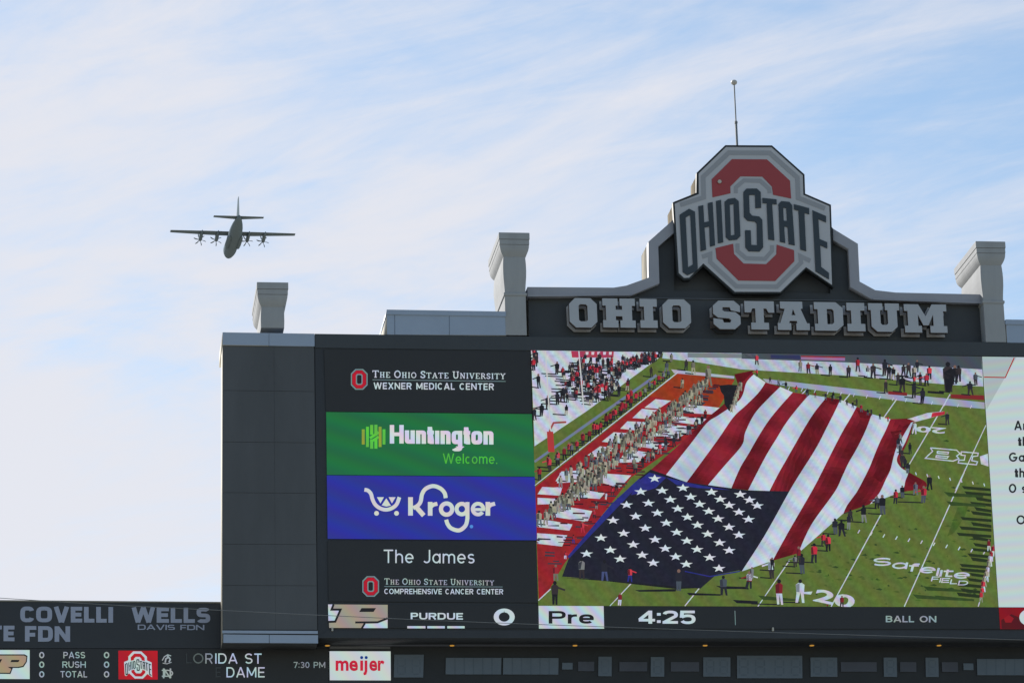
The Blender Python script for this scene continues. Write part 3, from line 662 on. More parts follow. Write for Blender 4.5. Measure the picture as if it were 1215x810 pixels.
for q in ([B(495, 310), B(560, 335), B(545, 350), B(510, 345)], [B(590, 545), B(650, 500), B(640, 570), B(600, 625), B(565, 600)], [B(640, 405), B(690, 400), B(670, 465), B(655, 440)], [B(372, 262), B(420, 268), B(405, 290), B(380, 285)],
          [A(1090, 190), A(1190, 170), A(1150, 215), A(1110, 245)], [Dd(560, 20), Dd(625, 0), Dd(600, 30)]): pic.poly(q, e(7), FRED2)
pic.poly([B(712, 352), B(800, 325), B(868, 318), B(868, 332), B(800, 350), B(742, 365)], e(7), PALE); pic.poly([B(820, 325), B(875, 318), B(873, 332), B(815, 345)], e(8), PNK); pic.poly([B(660, 352), B(720, 352), B(745, 360), B(690, 385)], e(8), FRED)
pic.poly([A(1012, 248), A(1060, 243), A(1105, 246), A(1108, 268), A(1118, 285), A(1100, 312), A(1104, 335), A(1075, 350), A(1080, 384), A(1062, 378), A(1040, 345), A(1036, 300), A(1022, 280)], e(7), DK)
# canton
pic.poly([A(660, 680), A(845, 745), Dd(28, 78), Dd(205, 82), Dd(100, 270), Dd(0, 426), Cc(1040, 470), Cc(930, 492), Cc(855, 558), Cc(700, 545), Cc(530, 530), Cc(190, 500), Cc(225, 405), Cc(430, 150), Cc(560, 30)], e(7), NAVY)
pic.poly([Cc(610, 0), Cc(690, 25), Cc(640, 75), Cc(560, 100), Cc(520, 110), Cc(560, 40)], e(8), BLU); pic.poly([Cc(690, 25), Cc(850, 62), Cc(1000, 85), Cc(840, 75), Cc(740, 60)], e(8), BLU)
pic.poly([Cc(560, 30), Cc(575, 45), Cc(330, 300), Cc(225, 412), Cc(215, 405), Cc(430, 150)], e(8), BLU)
pic.line([Cc(780, 475), Cc(900, 500), Cc(1045, 475)], 1.3, e(9), BLU)
for u, v in ((632, 27), (565, 90), (668, 85), (768, 72), (905, 92), (1043, 103), (497, 153), (602, 145), (707, 128), (805, 115), (947, 126), (1088, 130), (432, 228), (541, 208), (645, 192), (743, 172), (848, 150), (990, 155), (1125, 157), (374, 312), (483, 290), (587, 265), (688, 240), (790, 212), (892, 184), (1037, 188), (305, 388), (419, 370), (529, 344), (634, 320), (738, 285), (838, 250), (937, 220), (1083, 223), (466, 413), (572, 394), (683, 363), (787, 326), (887, 293), (989, 260), (625, 432), (733, 402), (836, 367), (944, 335), (1037, 298), (784, 438), (896, 406), (990, 372), (941, 458)):
    pts = []
    for k in range(10):
        R = 1 if k % 2 == 0 else .40; t = rad(-90+36*k); pts.append(Cc(u+33*R*math.cos(t)+3, v+20*R*math.sin(t)+3))
    pic.poly(pts, e(10), led((206, 216, 224), .05))
# people on the picture
VAR = {TANP: [led((132, 132, 116), .04), led((108, 110, 98), .03), led((160, 158, 142), .05), TANP], PNK: [PNK, led((150, 44, 56), .04), led((196, 62, 76), .05), led((120, 40, 48), .03)], DK: [DK, led((42, 44, 54), 0), led((54, 50, 54), 0)], GRY: [GRY, led((72, 80, 92), .03), led((118, 122, 126), .04)]}
SHD = {TANP: led((80, 80, 74), .02), PNK: led((92, 34, 44), .02), PALE: led((120, 128, 142), .04), GRY: led((56, 60, 70), .02)}
def fig(x, y, h, top, leg, k=12, sh=0, lean=0, arm=0):
    """feet at (x,y), height h, in picture pixels"""
    w = h*.30*random.uniform(.85, 1.15); shd = SHD.get(top); h *= random.uniform(.80, .98)
    top = random.choice(VAR.get(top, [top])); leg = random.choice(VAR.get(leg, [leg])); lean += h*random.uniform(-.06, .06); st_ = random.uniform(-.12, .16)*w
    if sh: pic.poly([(x, y-.6), (x-sh, y-1.5), (x-sh, y-.2), (x, y+.9)], e(4), DK)
    sx = x+lean
    pic.poly([(x-w*.42-st_, y), (x-w*.12-st_, y), (sx+w*.05, y-h*.48), (sx-w*.42, y-h*.48)], e(k), leg)
    pic.poly([(x+w*.18+st_, y+.3), (x+w*.46+st_, y+.3), (sx+w*.42, y-h*.48), (sx+w*.02, y-h*.48)], e(k), leg)
    pic.poly([(sx-w*.46, y-h*.44), (sx+w*.46, y-h*.44), (sx+w*.52, y-h*.78), (sx+w*.2, y-h*.86), (sx-w*.2, y-h*.86), (sx-w*.52, y-h*.78)], e(k+1), top)
    if shd: pic.poly([(sx-w*.46, y-h*.46), (sx+w*random.uniform(-.25, .1), y-h*.46), (sx+w*random.uniform(-.3, .1), y-h*.84), (sx-w*.5, y-h*.78)], e(k+2), shd)
    if arm: pic.line([(sx+w*.3*arm, y-h*.74), (sx+w*1.5*arm, y-h*.62)], max(.9, h*.08), e(k+1), top)
    pic.poly(circ(sx, y-h*.93, h*.085, h*.09, 7), e(k+2), led((120, 96, 88), 0) if random.random() < .5 else DK)
n = 24
for i in range(n):                                             # band along the end line
    t = i/(n-1); t = t**.8; p = A(88+t*660, 735-t*530+random.uniform(-6, 6)); fig(p[0], p[1], 18-t*6, PNK if random.random() < .8 else GRY, DK, 12, 14-6*t, arm=random.choice((0, -1, 1)))
for p in ((310, 545), (385, 500), (430, 455), (468, 425), (510, 390), (543, 350), (560, 330), (240, 605), (185, 650), (135, 670)): q = A(*p); fig(q[0], q[1], 16, PNK, DK, 12, 14)
for row, (x0, y0, x1, y1, cnt) in enumerate(((262, 775, 960, 245, 42), (345, 770, 920, 330, 34), (450, 590, 800, 370, 18), (200, 770, 430, 590, 10))):
    for i in range(cnt):
        t = i/(cnt-1); p = A(x0+t*(x1-x0)+random.uniform(-14, 14), y0+t*(y1-y0)+random.uniform(-10, 10)); fig(p[0], p[1], 17-t*4, TANP if random.random() < .85 else GRY, TANP if random.random() < .7 else GRY, 12, 11 if i % 2 else 0)
for i in range(18):
    t = i/17; p = A(575+t*385+random.uniform(-22, 4), 700-t*275+random.uniform(-10, 10)); fig(p[0], p[1], 15-t*3, random.choice((DK, DK, PNK, TANP)), random.choice((DK, GRY)), 14, 10)
for i in range(7):
    t = i/6; p = A(1122-t*45+random.uniform(-8, 8), 275+t*112); fig(p[0], p[1], 13, TANP, TANP, 14)
for pl_, n_, h_ in (([B(45, 152), B(165, 206), B(285, 246), B(365, 262), B(425, 272), B(495, 303), B(560, 335), B(640, 358)], 15, 9), ([B(690, 432), B(672, 470), B(700, 540), B(722, 590)], 6, 14), ([Dd(790, 70), Dd(690, 92), Dd(552, 150), Dd(440, 205), Dd(370, 290), Dd(262, 350), Dd(225, 395), Dd(133, 405), Dd(30, 445)], 10, 19)):
    for i in range(n_):
        t = (i+random.uniform(.1, .9))/n_*(len(pl_)-1); q_ = int(min(t, len(pl_)-2)); p = Vector(pl_[q_]).lerp(Vector(pl_[q_+1]), t-q_)
        fig(p[0], p[1]+h_*.25, h_*random.uniform(.85, 1.1), random.choice((DK, DK, DK, GRY, PNK)), random.choice((DK, GRY)), 14, h_*.8 if h_ > 10 else 0, arm=random.choice((0, -1)))
for i in range(15):
    t = i/14; p = Cc(85+t*300+random.uniform(-10, 10), 262-t*210+random.uniform(-8, 8)); fig(p[0], p[1], 19, TANP, TANP if i % 3 else GRY, 12, 12)
    p = Cc(140+t*250, 205-t*190); fig(p[0], p[1], 18, TANP, GRY, 12)
for i in range(130):                                           # crowd on the apron
    u, v = random.gauss(360, 95), random.gauss(235, 60)
    if v > 470-u*.62+150 or u < 205 or v < 110: continue
    p = A(u, v); fig(p[0], p[1], random.uniform(11, 15), random.choice((DK, DK, PNK, GRY, DK)), random.choice((DK, DK, PALE2, TANP)), 12, random.uniform(8, 22))
for i in range(60):
    t = random.random(); p = A(480+t*230+random.uniform(-20, 10), 190-t*80+random.uniform(-25, 12)); fig(p[0], p[1], 11, random.choice((DK, DK, PNK, GRY)), DK, 12, 10)
for u, v in ((66, 150), (70, 130), (85, 260), (58, 170), (175, 190), (95, 405), (130, 370), (62, 425), (180, 345), (205, 330), (220, 315), (60, 110)): p = A(u, v); fig(p[0], p[1], 17, DK if u > 60 else PNK, DK, 12, 18, arm=-1)
for x, y0, y1 in ((290, 70, 380), (118, 70, 480)): pic.line([A(x, y0), A(x+26, y1)], 1.5, e(16), led((196, 196, 200), .05))   # goal posts
pic.line([A(145, 590), A(140, 480), A(160, 440), A(225, 436)], 2.2, e(15), led((150, 70, 70), .05)); pic.poly([A(125, 485), A(158, 485), A(165, 590), A(132, 590)], e(16), led((170, 60, 60), .05))
for u, v, h, c_ in ((840, 170, 15, DK), (880, 188, 18, TANP), (962, 250, 26, TANP), (940, 270, 17, TANP), (740, 180, 15, GRY), (765, 125, 12, TANP), (820, 260, 14, TANP), (910, 300, 19, TANP), (885, 320, 19, TANP), (865, 335, 18, TANP), (830, 350, 18, TANP)): p = A(u, v); fig(p[0], p[1], h, c_, c_, 12, 10)
for u, v, h, a_, b_ in ((65, 118, 15, PNK, DK), (250, 148, 17, TANP, GRY), (288, 155, 16, PNK, DK), (325, 158, 15, DK, TANP), (380, 165, 15, DK, DK), (458, 172, 16, DK, DK), (500, 148, 18, PNK, DK), (540, 168, 15, GRY, PALE), (565, 175, 20, DK, DK), (612, 165, 20, DK, DK), (632, 180, 18, DK, DK), (652, 182, 16, DK, TANP), (672, 205, 16, DK, DK), (695, 170, 18, DK, DK), (718, 168, 19, DK, DK), (752, 150, 16, DK, DK), (740, 175, 18, TANP, DK), (770, 205, 16, DK, DK), (795, 208, 17, PNK, DK), (808, 180, 18, PNK, DK), (690, 235, 20, DK, DK), (620, 240, 16, DK, DK), (745, 205, 12, PNK, DK), (740, 260, 19, DK, DK), (775, 285, 20, DK, DK), (890, 235, 38, DK, DK), (915, 200, 26, DK, DK), (932, 190, 22, DK, DK), (985, 248, 19, DK, DK), (1008, 205, 18, GRY, DK), (885, 375, 18, DK, DK), (160, 210, 9, GRY, DK), (285, 250, 9, DK, DK), (395, 265, 9, DK, GRY), (495, 292, 9, DK, DK), (558, 335, 9, DK, DK), (742, 415, 17, PALE, PALE), (682, 445, 14, PNK, DK), (725, 500, 15, DK, DK), (695, 560, 18, DK, DK), (715, 585, 14, DK, DK), (808, 655, 18, DK, DK)):
    p = B(u, v); fig(p[0], p[1], h, a_, b_, 12, 11 if v > 160 else 0, arm=random.choice((0, 1, -1)))
pic.poly([B(870, 150), B(905, 130), B(915, 190), B(895, 240), B(880, 235)], e(13), DK); pic.line([B(800, 235), B(870, 240)], 2.6, e(11), DK)
for u, v, h, a_, b_, s_ in ((780, 130, 21, PNK, GRY, 30), (660, 135, 18, PNK, DK, 0), (608, 180, 24, DK, GRY, 18), (528, 215, 22, DK, GRY, 16), (460, 245, 19, DK, GRY, 10), (432, 275, 22, DK, DK, 0), (372, 338, 24, PNK, DK, 18), (310, 388, 25, PNK, DK, 16), (262, 435, 24, DK, GRY, 20), (130, 455, 24, PALE, DK, 14), (30, 500, 24, PNK, DK, 18), (165, 568, 32, PNK, PALE, 34), (250, 560, 31, PALE, PALE, 26), (430, 580, 15, PNK, DK, 0), (370, 582, 5, PNK, DK, 0)):
    p = Dd(u, v); fig(p[0], p[1], h, a_, b_, 12, s_, arm=random.choice((0, -1)))
for k in range(22):                                            # long shadows at the right, and the line of players casting them
    v = 70+k*22; u = 1075+min(0, (250-v)*.06) if v < 330 else 1088-(v-330)*.26
    l = random.uniform(70, 150); y_ = v+random.uniform(-4, 4)
    pic.poly([Dd(u, y_), Dd(u-l, y_-8-random.uniform(0, 6)), Dd(u-l+10, y_+3), Dd(u, y_+12)], e(4), led((42, 54, 38), .02))
    if v > 300: p = Dd(u-6, v+26); fig(p[0], p[1], 15, random.choice((PALE, PNK, TANP)), random.choice((PALE, TANP)), 12)
for u, v in ((1000, 545), (905, 540), (950, 505), (240, 545), (1040, 100), (1050, 140)): pic.poly([Dd(u, v), Dd(u-170, v-16), Dd(u-150, v+3), Dd(u, v+9)], e(4), DKG)
for u, v, h, a_, b_ in ((155, 635, 29, DK, DK), (160, 520, 22, PNK, TANP), (205, 415, 10, PNK, PALE), (245, 340, 11, PNK, BLU), (290, 290, 14, PNK, PNK), (345, 220, 11, PNK, DK), (355, 175, 10, DK, GRY), (432, 110, 11, PNK, DK), (400, 130, 9, PALE, PALE), (452, 90, 10, DK, DK), (285, 510, 27, GRY, DK), (395, 520, 26, DK, led((70, 80, 120), 0)), (515, 525, 19, PNK, BLU), (750, 568, 27, DK, GRY), (968, 590, 28, GRY, DK), (1085, 555, 22, PALE, DK), (465, 645, 16, PNK, PALE), (470, 500, 12, NAVY, NAVY)):
    p = Cc(u, v); fig(p[0], min(p[1], 717.6), h, a_, b_, 12, 0, arm=random.choice((0, 1)))
for q in ([(540, 565), (740, 560), (735, 572), (560, 573)], [(790, 578), (960, 585), (950, 592), (800, 590)], [(1010, 612), (1130, 618), (1130, 632), (1030, 628)], [(180, 505), (700, 530), (855, 555), (740, 560), (400, 522)], [(930, 545), (1075, 550), (1070, 560), (960, 560)]): pic.poly([Cc(*p) for p in q], e(5), DK)
pic.build('flag_picture', vs)

# ------------------------------------------------------------------ clad tower at the left end
tw = thing('clad_tower', 'slate grey panel clad end block at the left of the scoreboard, pale blue cap', 'tower', P(320, 762, -.8))
TB = [(264.2, 409.4), (373.2, 411), (377, 747.2), (263.8, 747)]
shape('body', [(264.3, 404), (373.3, 405), (377.2, 761.5), (263.9, 761)], -.10, [clad_seam, white_trim_and_sunlit, clad_seam], tw, depth=1.5)  # cream side face has the sunlight put into its colour
pn = Sheets()
ys = [409.8, 463, 524, 584, 645, 694, 746.6]
def lerp_edge(t, s):                                           # s along width, t along height
    a_ = Vector(TB[0]).lerp(Vector(TB[3]), t); b_ = Vector(TB[1]).lerp(Vector(TB[2]), t); return tuple(a_.lerp(b_, s))
for i in range(6):
    t0, t1 = (ys[i]-409.4)/337.6+.0006, (ys[i+1]-409.4)/337.6-.0006
    for s0, s1 in ((.006, .557), (.559, .994)): pn.poly([lerp_edge(t0, s0), lerp_edge(t0, s1), lerp_edge(t1, s1), lerp_edge(t1, s0)], -.075, clad)
pn.build('cladding', tw)
cap = [(264.2, 394.1), (373.2, 395.8), (373.3, 410.6), (264.2, 409)]
shape('cap_band', [cap[0], (319, 395.0), (319, 409.7), cap[3]], 0, [blue_metal, white_trim_and_sunlit], tw, depth=3.4)  # sides painted cream as if sunlit, front stays blue
shape('cap_band', [(319.4, 395.0), cap[1], cap[2], (319.4, 409.7)], 0, blue_metal, tw, depth=3.4)
shape('foot_band', [(263.8, 747.4), (377.1, 748), (377.2, 751.3), (263.8, 750.6)], -.02, blue_metal, tw, depth=.07)
shape('foot_band', [(265, 752), (319.2, 752.6), (319.2, 762.2), (265, 762)], -.05, blue_metal, tw, depth=.045)
shape('foot_band', [(319.8, 752.6), (377.3, 753), (377.4, 762.6), (319.8, 762.2)], -.05, blue_metal, tw, depth=.045)

# ------------------------------------------------------------------ roof enclosures
def enclosure(label, pts, seam_y, seams):
    o = thing('roof_enclosure', label, 'roof box', P((pts[0][0]+pts[1][0])/2, pts[2][1], -2), 'blue grey roof boxes')
    shape('panel', pts, -.03, [blue_metal, white_trim_and_sunlit], o, depth=3.6)  # sunlit look of the side is painted in cream
    (xa, ya), (xb, yb) = pts[0], pts[1]
    shape('edge_trim', [(xa-.3, ya-.4), (xb, yb-.4), (xb, yb+5.2), (xa-.3, ya+5.2)], .03, blue_metal, o, depth=3.7)
    for x in seams:
        sh = Sheets(); sh.line([(x, ex(pts[0], pts[1], x)[1]+5.6), (x+.2, ex(pts[3], pts[2], x)[1])], .7, -.026, paint('roof_box_joint', (.09, .12, .17), .6)); sh.build('joint', o)
enclosure('long pale blue box on the roof, left of the gable', [(459.2, 367.6), (600.2, 369.9), (600.4, 397.6), (459.2, 396.8)], 0, (468.3, 533))
enclosure('pale blue box on the roof at the right edge, beside the last pier', [(1193.6, 379.3), (1330, 381.5), (1332, 408.4), (1195, 406.6)], 0, (1262,))

# ------------------------------------------------------------------ piers
def pier(label, base_px, z0, dy):
    p = P(*base_px, -dy)
    o = thing('roof_pier', label, 'pier', p, 'stuccoed piers along the roof')
    # profile: height, width, and how far the front and back faces stand off (metres)
    lower = [(0, .93), (1.80, .93)]
    lip = [(1.80, .96), (1.83, 1.02), (1.93, 1.02), (1.96, .95)]
    shaft = [(1.96, .92), (2.1, .925), (2.35, .96), (2.65, 1.01), (2.95, 1.03), (3.25, 1.02), (3.5, .99), (3.62, .97)]
    cor = [(3.62, .98), (3.66, 1.03), (3.72, 1.10), (3.80, 1.18), (3.90, 1.25), (4.0, 1.29), (4.12, 1.31)]
    f1 = [(4.135, 1.30), (4.14, 1.33), (4.36, 1.33)]; f2 = [(4.375, 1.32), (4.38, 1.37), (4.66, 1.37), (4.68, 1.35)]
    def loft(name, prof, m=stone):
        prof = [(z, w) for z, w in prof if z >= z0-1e-6]
        if len(prof) < 2: return None
        s = Solid(); rings = []
        for z, w in prof:
            h = w/2; fr = -(w-.93)/2; bk = 3.3+(w-.93)*.9
            rings.append([(-h, fr, z-z0), (h, fr, z-z0), (h, bk, z-z0), (-h, bk, z-z0)])
        s.loft(rings); return s.build(name, m, o, local=True)
    for nm, pr in (('base', lower), ('moulding', lip), ('shaft', shaft)): loft(nm, pr)
    c_ = loft('cornice', cor)
    for pr in (f1, f2):
        q = loft('fillet', pr); q.parent = c_
    for hw, ya, yb, za, zb in ((.645, -.17, 3.6, 4.12, 4.1375), (.66, -.18, 3.62, 4.3602, 4.3776)):
        s = Solid(); s.box(-hw, hw, ya, yb, za-z0, zb-z0); q = s.build('joint', stone_seam, o, local=True); q.parent = c_
    return o
pier('pale stucco pier at the left corner, standing on the grey clad block', (323.4, 394.9), 2.43, .10)
pier('pale stucco pier left of the gable, beside the long blue roof box', (612.6, 397.4), 0, .02)
pier('pale stucco pier right of the gable, rightmost of the three', (1182, 405.7), 0, .02)

# ------------------------------------------------------------------ gable with the big name
gb = thing('gable_sign', 'dark stepped gable wall with the stadium name in raised slab letters', 'sign', P(895, 402, -1))
left_o = [(625.8, 340.4), (728, 341.2), (743, 338.8), (770.4, 329), (769.6, 286.6), (798.4, 261)]
right_o = [(988.6, 271.4), (1017.9, 289.2), (1020, 334), (1038.5, 344.2), (1063, 347), (1166, 349.3)]
left_i = [(626, 352), (748, 350.6), (782.4, 336), (781, 292), (800, 276)]
right_i = [(988.8, 285), (1006.8, 295), (1009, 340.2), (1034.4, 355), (1167, 360)]
shape('backing', left_o+[(826, 232), (956, 232)]+right_o+[(1171, 402.5), (627, 396.5)], -1.0, [wall_dark, paint('gable_side', (.24, .23, .205), .95, .08, 1, spec=0, ribs=('Y', .8)), crest_edge_and_shade], gb, depth=2.0)  # shade of the undersides is painted by the near-black third material
shape('name_panel', [(627, 352.2), (1167, 360.2), (1170.5, 407), (627.8, 400.5)], -.72, wall_dark, gb, depth=.2)
shape('gable_panel', left_i+[(800, 345), (985, 348)]+right_i[:4]+[(1034.4, 357.4), (748, 353.4)], -.75, paint('gable_field', (.036, .041, .049), .6), gb, depth=.2)
shape('drip_rail', stroke([(748, 353.2), (1034, 357)], .8), -.66, paint('rail_grey', (.10, .11, .13), .5), gb, depth=.06)
shape('coping', left_o+left_i[::-1], -.40, coping_m, gb, depth=.55)
shape('coping', right_o+right_i[::-1], -.40, coping_m, gb, depth=.55)
shape('coping_lip', [(626, 348.6), (729, 349.2), (747, 347.4), (748, 350.4), (626, 351.8)], -.32, coping_m, gb, depth=.07)
shape('coping_lip', [(1036, 353.2), (1064, 355.6), (1166.5, 357.4), (1167, 360), (1036, 355.4)], -.32, coping_m, gb, depth=.07)
# slab letters on a unit square, y down
G = {}
G['O'] = [octo(0, 0, 1, 1, .22, .20), octo(.34, .21, .66, .79, .06, .05)[::-1]]
G['I'] = [[(0, 0), (1, 0), (1, .27), (.76, .27), (.76, .74), (1, .74), (1, 1), (0, 1), (0, .74), (.24, .74), (.24, .27), (0, .27)]]
G['H'] = [[(0, 0), (.47, 0), (.47, .25), (.40, .25), (.40, .39), (.60, .39), (.60, .25), (.53, .25), (.53, 0), (1, 0), (1, .25), (.90, .25), (.90, .75), (1, .75), (1, 1), (.53, 1), (.53, .75), (.60, .75), (.60, .61), (.40, .61), (.40, .75), (.47, .75), (.47, 1), (0, 1), (0, .75), (.10, .75), (.10, .25), (0, .25)]]
G['S'] = [[(.22, 0), (.78, 0), (1, .18), (1, .40), (.66, .34), (.62, .23), (.36, .23), (.34, .33), (.42, .38), (.82, .40), (1, .54), (1, .82), (.78, 1), (.22, 1), (0, .82), (0, .62), (.34, .66), (.38, .77), (.62, .77), (.66, .68), (.58, .62), (.18, .60), (0, .46), (0, .18)]]
G['T'] = [[(0, 0), (1, 0), (1, .40), (.80, .40), (.74, .26), (.64, .26), (.64, .76), (.80, .76), (.80, 1), (.20, 1), (.20, .76), (.36, .76), (.36, .26), (.26, .26), (.20, .40), (0, .40)]]
G['A'] = [[(.10, 0), (.80, 0), (.80, .24), (.74, .26), (.92, .76), (1, .76), (1, 1), (.58, 1), (.58, .76), (.62, .76), (.60, .68), (.38, .68), (.36, .76), (.42, .76), (.42, 1), (0, 1), (0, .76), (.08, .76), (.24, .26), (.10, .24)], [(.44, .48), (.57, .48), (.50, .26)]]
G['D'] = [[(0, 0), (.76, 0), (1, .20), (1, .80), (.76, 1), (0, 1), (0, .76), (.12, .76), (.12, .25), (0, .25)], [(.44, .24), (.44, .77), (.62, .77), (.68, .70), (.68, .30), (.62, .24)]]
G['U'] = [[(0, 0), (.46, 0), (.46, .24), (.38, .24), (.38, .70), (.43, .76), (.57, .76), (.62, .70), (.62, .24), (.54, .24), (.54, 0), (1, 0), (1, .24), (.92, .24), (.92, .82), (.74, 1), (.26, 1), (.08, .82), (.08, .24), (0, .24)]]
G['M'] = [[(0, 0), (.34, 0), (.50, .42), (.66, 0), (1, 0), (1, .24), (.92, .24), (.92, .76), (1, .76), (1, 1), (.60, 1), (.60, .76), (.68, .76), (.68, .36), (.56, .74), (.44, .74), (.32, .36), (.32, .76), (.40, .76), (.40, 1), (0, 1), (0, .76), (.08, .76), (.08, .24), (0, .24)]]
for ch, x0, x1, y0, y1 in (('O', 675.6, 708.4, 353.6, 388.4), ('H', 715.2, 753.8, 354, 388.5), ('I', 759.4, 779.8, 354.5, 388.8), ('O', 786.4, 819.6, 355, 389.3), ('S', 846.3, 878.4, 356.6, 390.3), ('T', 883.8, 918.9, 357.2, 390.8), ('A', 922.4, 960.2, 357.7, 391.4), ('D', 966.4, 1000.3, 358.4, 392.2), ('I', 1005, 1026.2, 359.2, 392.8), ('U', 1030.8, 1067.4, 359.8, 393.4), ('M', 1073.2, 1123.4, 361, 394.5)):
    lean = .04+(x0-630)*.00005
    def mp(loop, dx=0, dy=0): return [(x0+(x1-x0)*u+lean*(v-.5)*(y1-y0)+dx, y0+(y1-y0)*v+dy+(u-.5)*.012*(x1-x0)) for u, v in loop]
    lt = shape('letter', [mp(l) for l in G[ch]], -.06, [let_face, let_side], gb, depth=.25)
    cx_ = (x0+x1)/2
    shape('backplate', [mp(l, -(cx_-68)/D*.55, 1309/D*.55-.6) for l in G[ch]], -.62, [let_back, let_side], lt, depth=.08, grow=.9)

# ------------------------------------------------------------------ crest
cs = thing('crest_sign', 'grey and red team crest with a big block O crossed by curved team lettering', 'sign', P(893, 345, -.5))
out = [(826.7, 205), (860.6, 172.3), (916, 172.6), (954.6, 207), (955.4, 229.8), (986, 243), (989.2, 341), (956.7, 318.6), (927, 348), (871, 348), (834.7, 315), (819, 331.4), (811.4, 332), (803.6, 325), (798.4, 240), (826.7, 228.6)]
shape('sign_body', out, -.16, crest_edge_and_shade, cs, depth=.35)
shape('rear_housing', [((x-893)*.985+893, (y-260)*.985+260) for x, y in out[:6]+[(987, 300), (975, 318), (812, 318), (801, 300)]+out[14:]], -.52, [crest_edge_and_shade, rib_m, crest_edge_and_shade], cs, depth=1.75)  # undersides and right flank painted dark in place of shade
z2 = lambda u, v: (750+u/2.893, 80+v/2.893); z5 = lambda u, v: (850+u/4.05, 160+v/4.05); z7 = lambda u, v: (795+u/5.4, 190+v/5.4)
inn = [(829, 206), (861.4, 174.6), (915.4, 174.9), (952.5, 208), (953.2, 231.2), (984, 244.6), (987.2, 338), (956.4, 316.8), (926.2, 346.2), (871.8, 346), (834.6, 312.4), (817.6, 329.4), (811.6, 329.6), (805.4, 323.6), (800.6, 241.6), (829.2, 230.4)]
shape('grey_field', inn, -.14, crest_grey, cs, depth=.018)
for pts, w in (([(165, 472), (246, 446), (244, 376), (332, 293), (472, 294), (567, 378), (570, 448), (662, 484)], 16), ([(240, 650), (268, 640), (268, 668), (358, 751), (497, 752), (580, 670), (578, 648), (612, 664)], 15),
               ([(356, 432), (356, 412), (384, 388), (440, 389), (470, 416), (472, 432)], 14), ([(362, 604), (362, 630), (392, 655), (456, 657), (480, 630), (480, 610)], 14)):
    shape('outline_band', stroke([z2(*q) for q in pts], w/2.893), -.13, crest_band, cs, depth=.008)
shape('red_arc', [z2(*q) for q in ((276, 446), (273, 384), (343, 315), (463, 316), (542, 389), (546, 450), (484, 437), (480, 409), (447, 375), (372, 374), (337, 409), (338, 432))], -.12, crest_red, cs, depth=.016)
shape('red_arc', [z2(*q) for q in ((286, 620), (347, 605), (350, 640), (383, 673), (460, 675), (495, 641), (496, 608), (556, 627), (557, 665), (491, 733), (365, 731), (290, 656))], -.12, crest_red, cs, depth=.016)
CL = [([(62, 350), (122, 311), (160, 330), (178, 694), (162, 714), (112, 736), (82, 716)], [(100, 366), (130, 350), (147, 668), (116, 685)], z7),
      ([(182, 295), (213, 288), (219, 398), (250, 392), (242, 275), (273, 268), (289, 545), (257, 553), (252, 424), (221, 432), (232, 572), (197, 583)], None, z7),
      ([(295, 262), (327, 254), (341, 525), (308, 532)], None, z7),
      ([(350, 266), (372, 248), (415, 242), (440, 262), (452, 485), (430, 508), (380, 513), (358, 493)], [(383, 286), (408, 280), (414, 478), (390, 482)], z7),
      ([(130, 275), (145, 258), (195, 258), (213, 275), (215, 350), (188, 352), (186, 288), (157, 288), (160, 374), (172, 388), (206, 392), (221, 408), (225, 540), (208, 560), (155, 558), (140, 540), (138, 458), (165, 458), (168, 528), (196, 530), (194, 424), (184, 416), (150, 412), (133, 395)], None, z5),
      ([(222, 303), (289, 310), (290, 334), (268, 331), (279, 506), (250, 502), (242, 328), (223, 328)], None, z5),
      ([(299, 332), (312, 318), (351, 322), (364, 338), (377, 530), (348, 525), (343, 442), (326, 440), (331, 518), (306, 513)], [(321, 350), (336, 351), (340, 414), (324, 412)], z5),
      ([(373, 333), (446, 352), (446, 381), (423, 374), (432, 558), (404, 550), (395, 364), (374, 358)], None, z5),
      ([(462, 362), (527, 390), (527, 420), (490, 403), (496, 500), (533, 516), (533, 545), (499, 529), (504, 634), (541, 663), (541, 693), (477, 655)], None, z5)]
for o_, h_, zf in CL:
    loops = [[zf(*q) for q in o_]]+([[zf(*q) for q in h_]] if h_ else [])
    shape('letter', loops, -.09, crest_navy, cs, depth=.045)
s = Solid(); pp = P(*z2(300, 393), -.1); s.loft([[(pp.x+.09*math.cos(k*.785), pp.y+d_, pp.z+.09*math.sin(k*.785)) for k in range(8)] for d_ in (0, -.06)]); s.build('lamp_stud', white_trim_and_sunlit, cs)

# ------------------------------------------------------------------ lightning rod
q0 = P(874.5, 171, -1.6); q1 = P(871.2, 98, -1.6); q1 = Vector((q0.x, q0.y, q1.z))
rod = thing('lightning_rod', 'thin grey mast with a pale ball on top of the crest', 'mast', q0-Vector((0, 0, .2)))
s = Solid(); s.tube([q0-Vector((0, 0, .2)), q0+Vector((0, 0, 1.05))], .055); s.tube([q0+Vector((0, 0, 1.05)), q1], .032); s.tube([q0+Vector((0, 0, 1.0)), q0+Vector((0, 0, 1.1))], .075); s.build('pole', paint('mast_grey', (.13, .15, .17), .5), rod)
s = Solid(); R_ = .145
s.loft([[(q1.x+R_*math.sin(t)*math.cos(k*math.pi/8), q1.y+R_*math.sin(t)*math.sin(k*math.pi/8), q1.z-R_*.85*math.cos(t)) for k in range(16)] for t in [math.pi*i/9 for i in range(1, 9)]]); s.build('ball', paint('ball_grey', (.42, .40, .38), .5), rod, smooth=True)

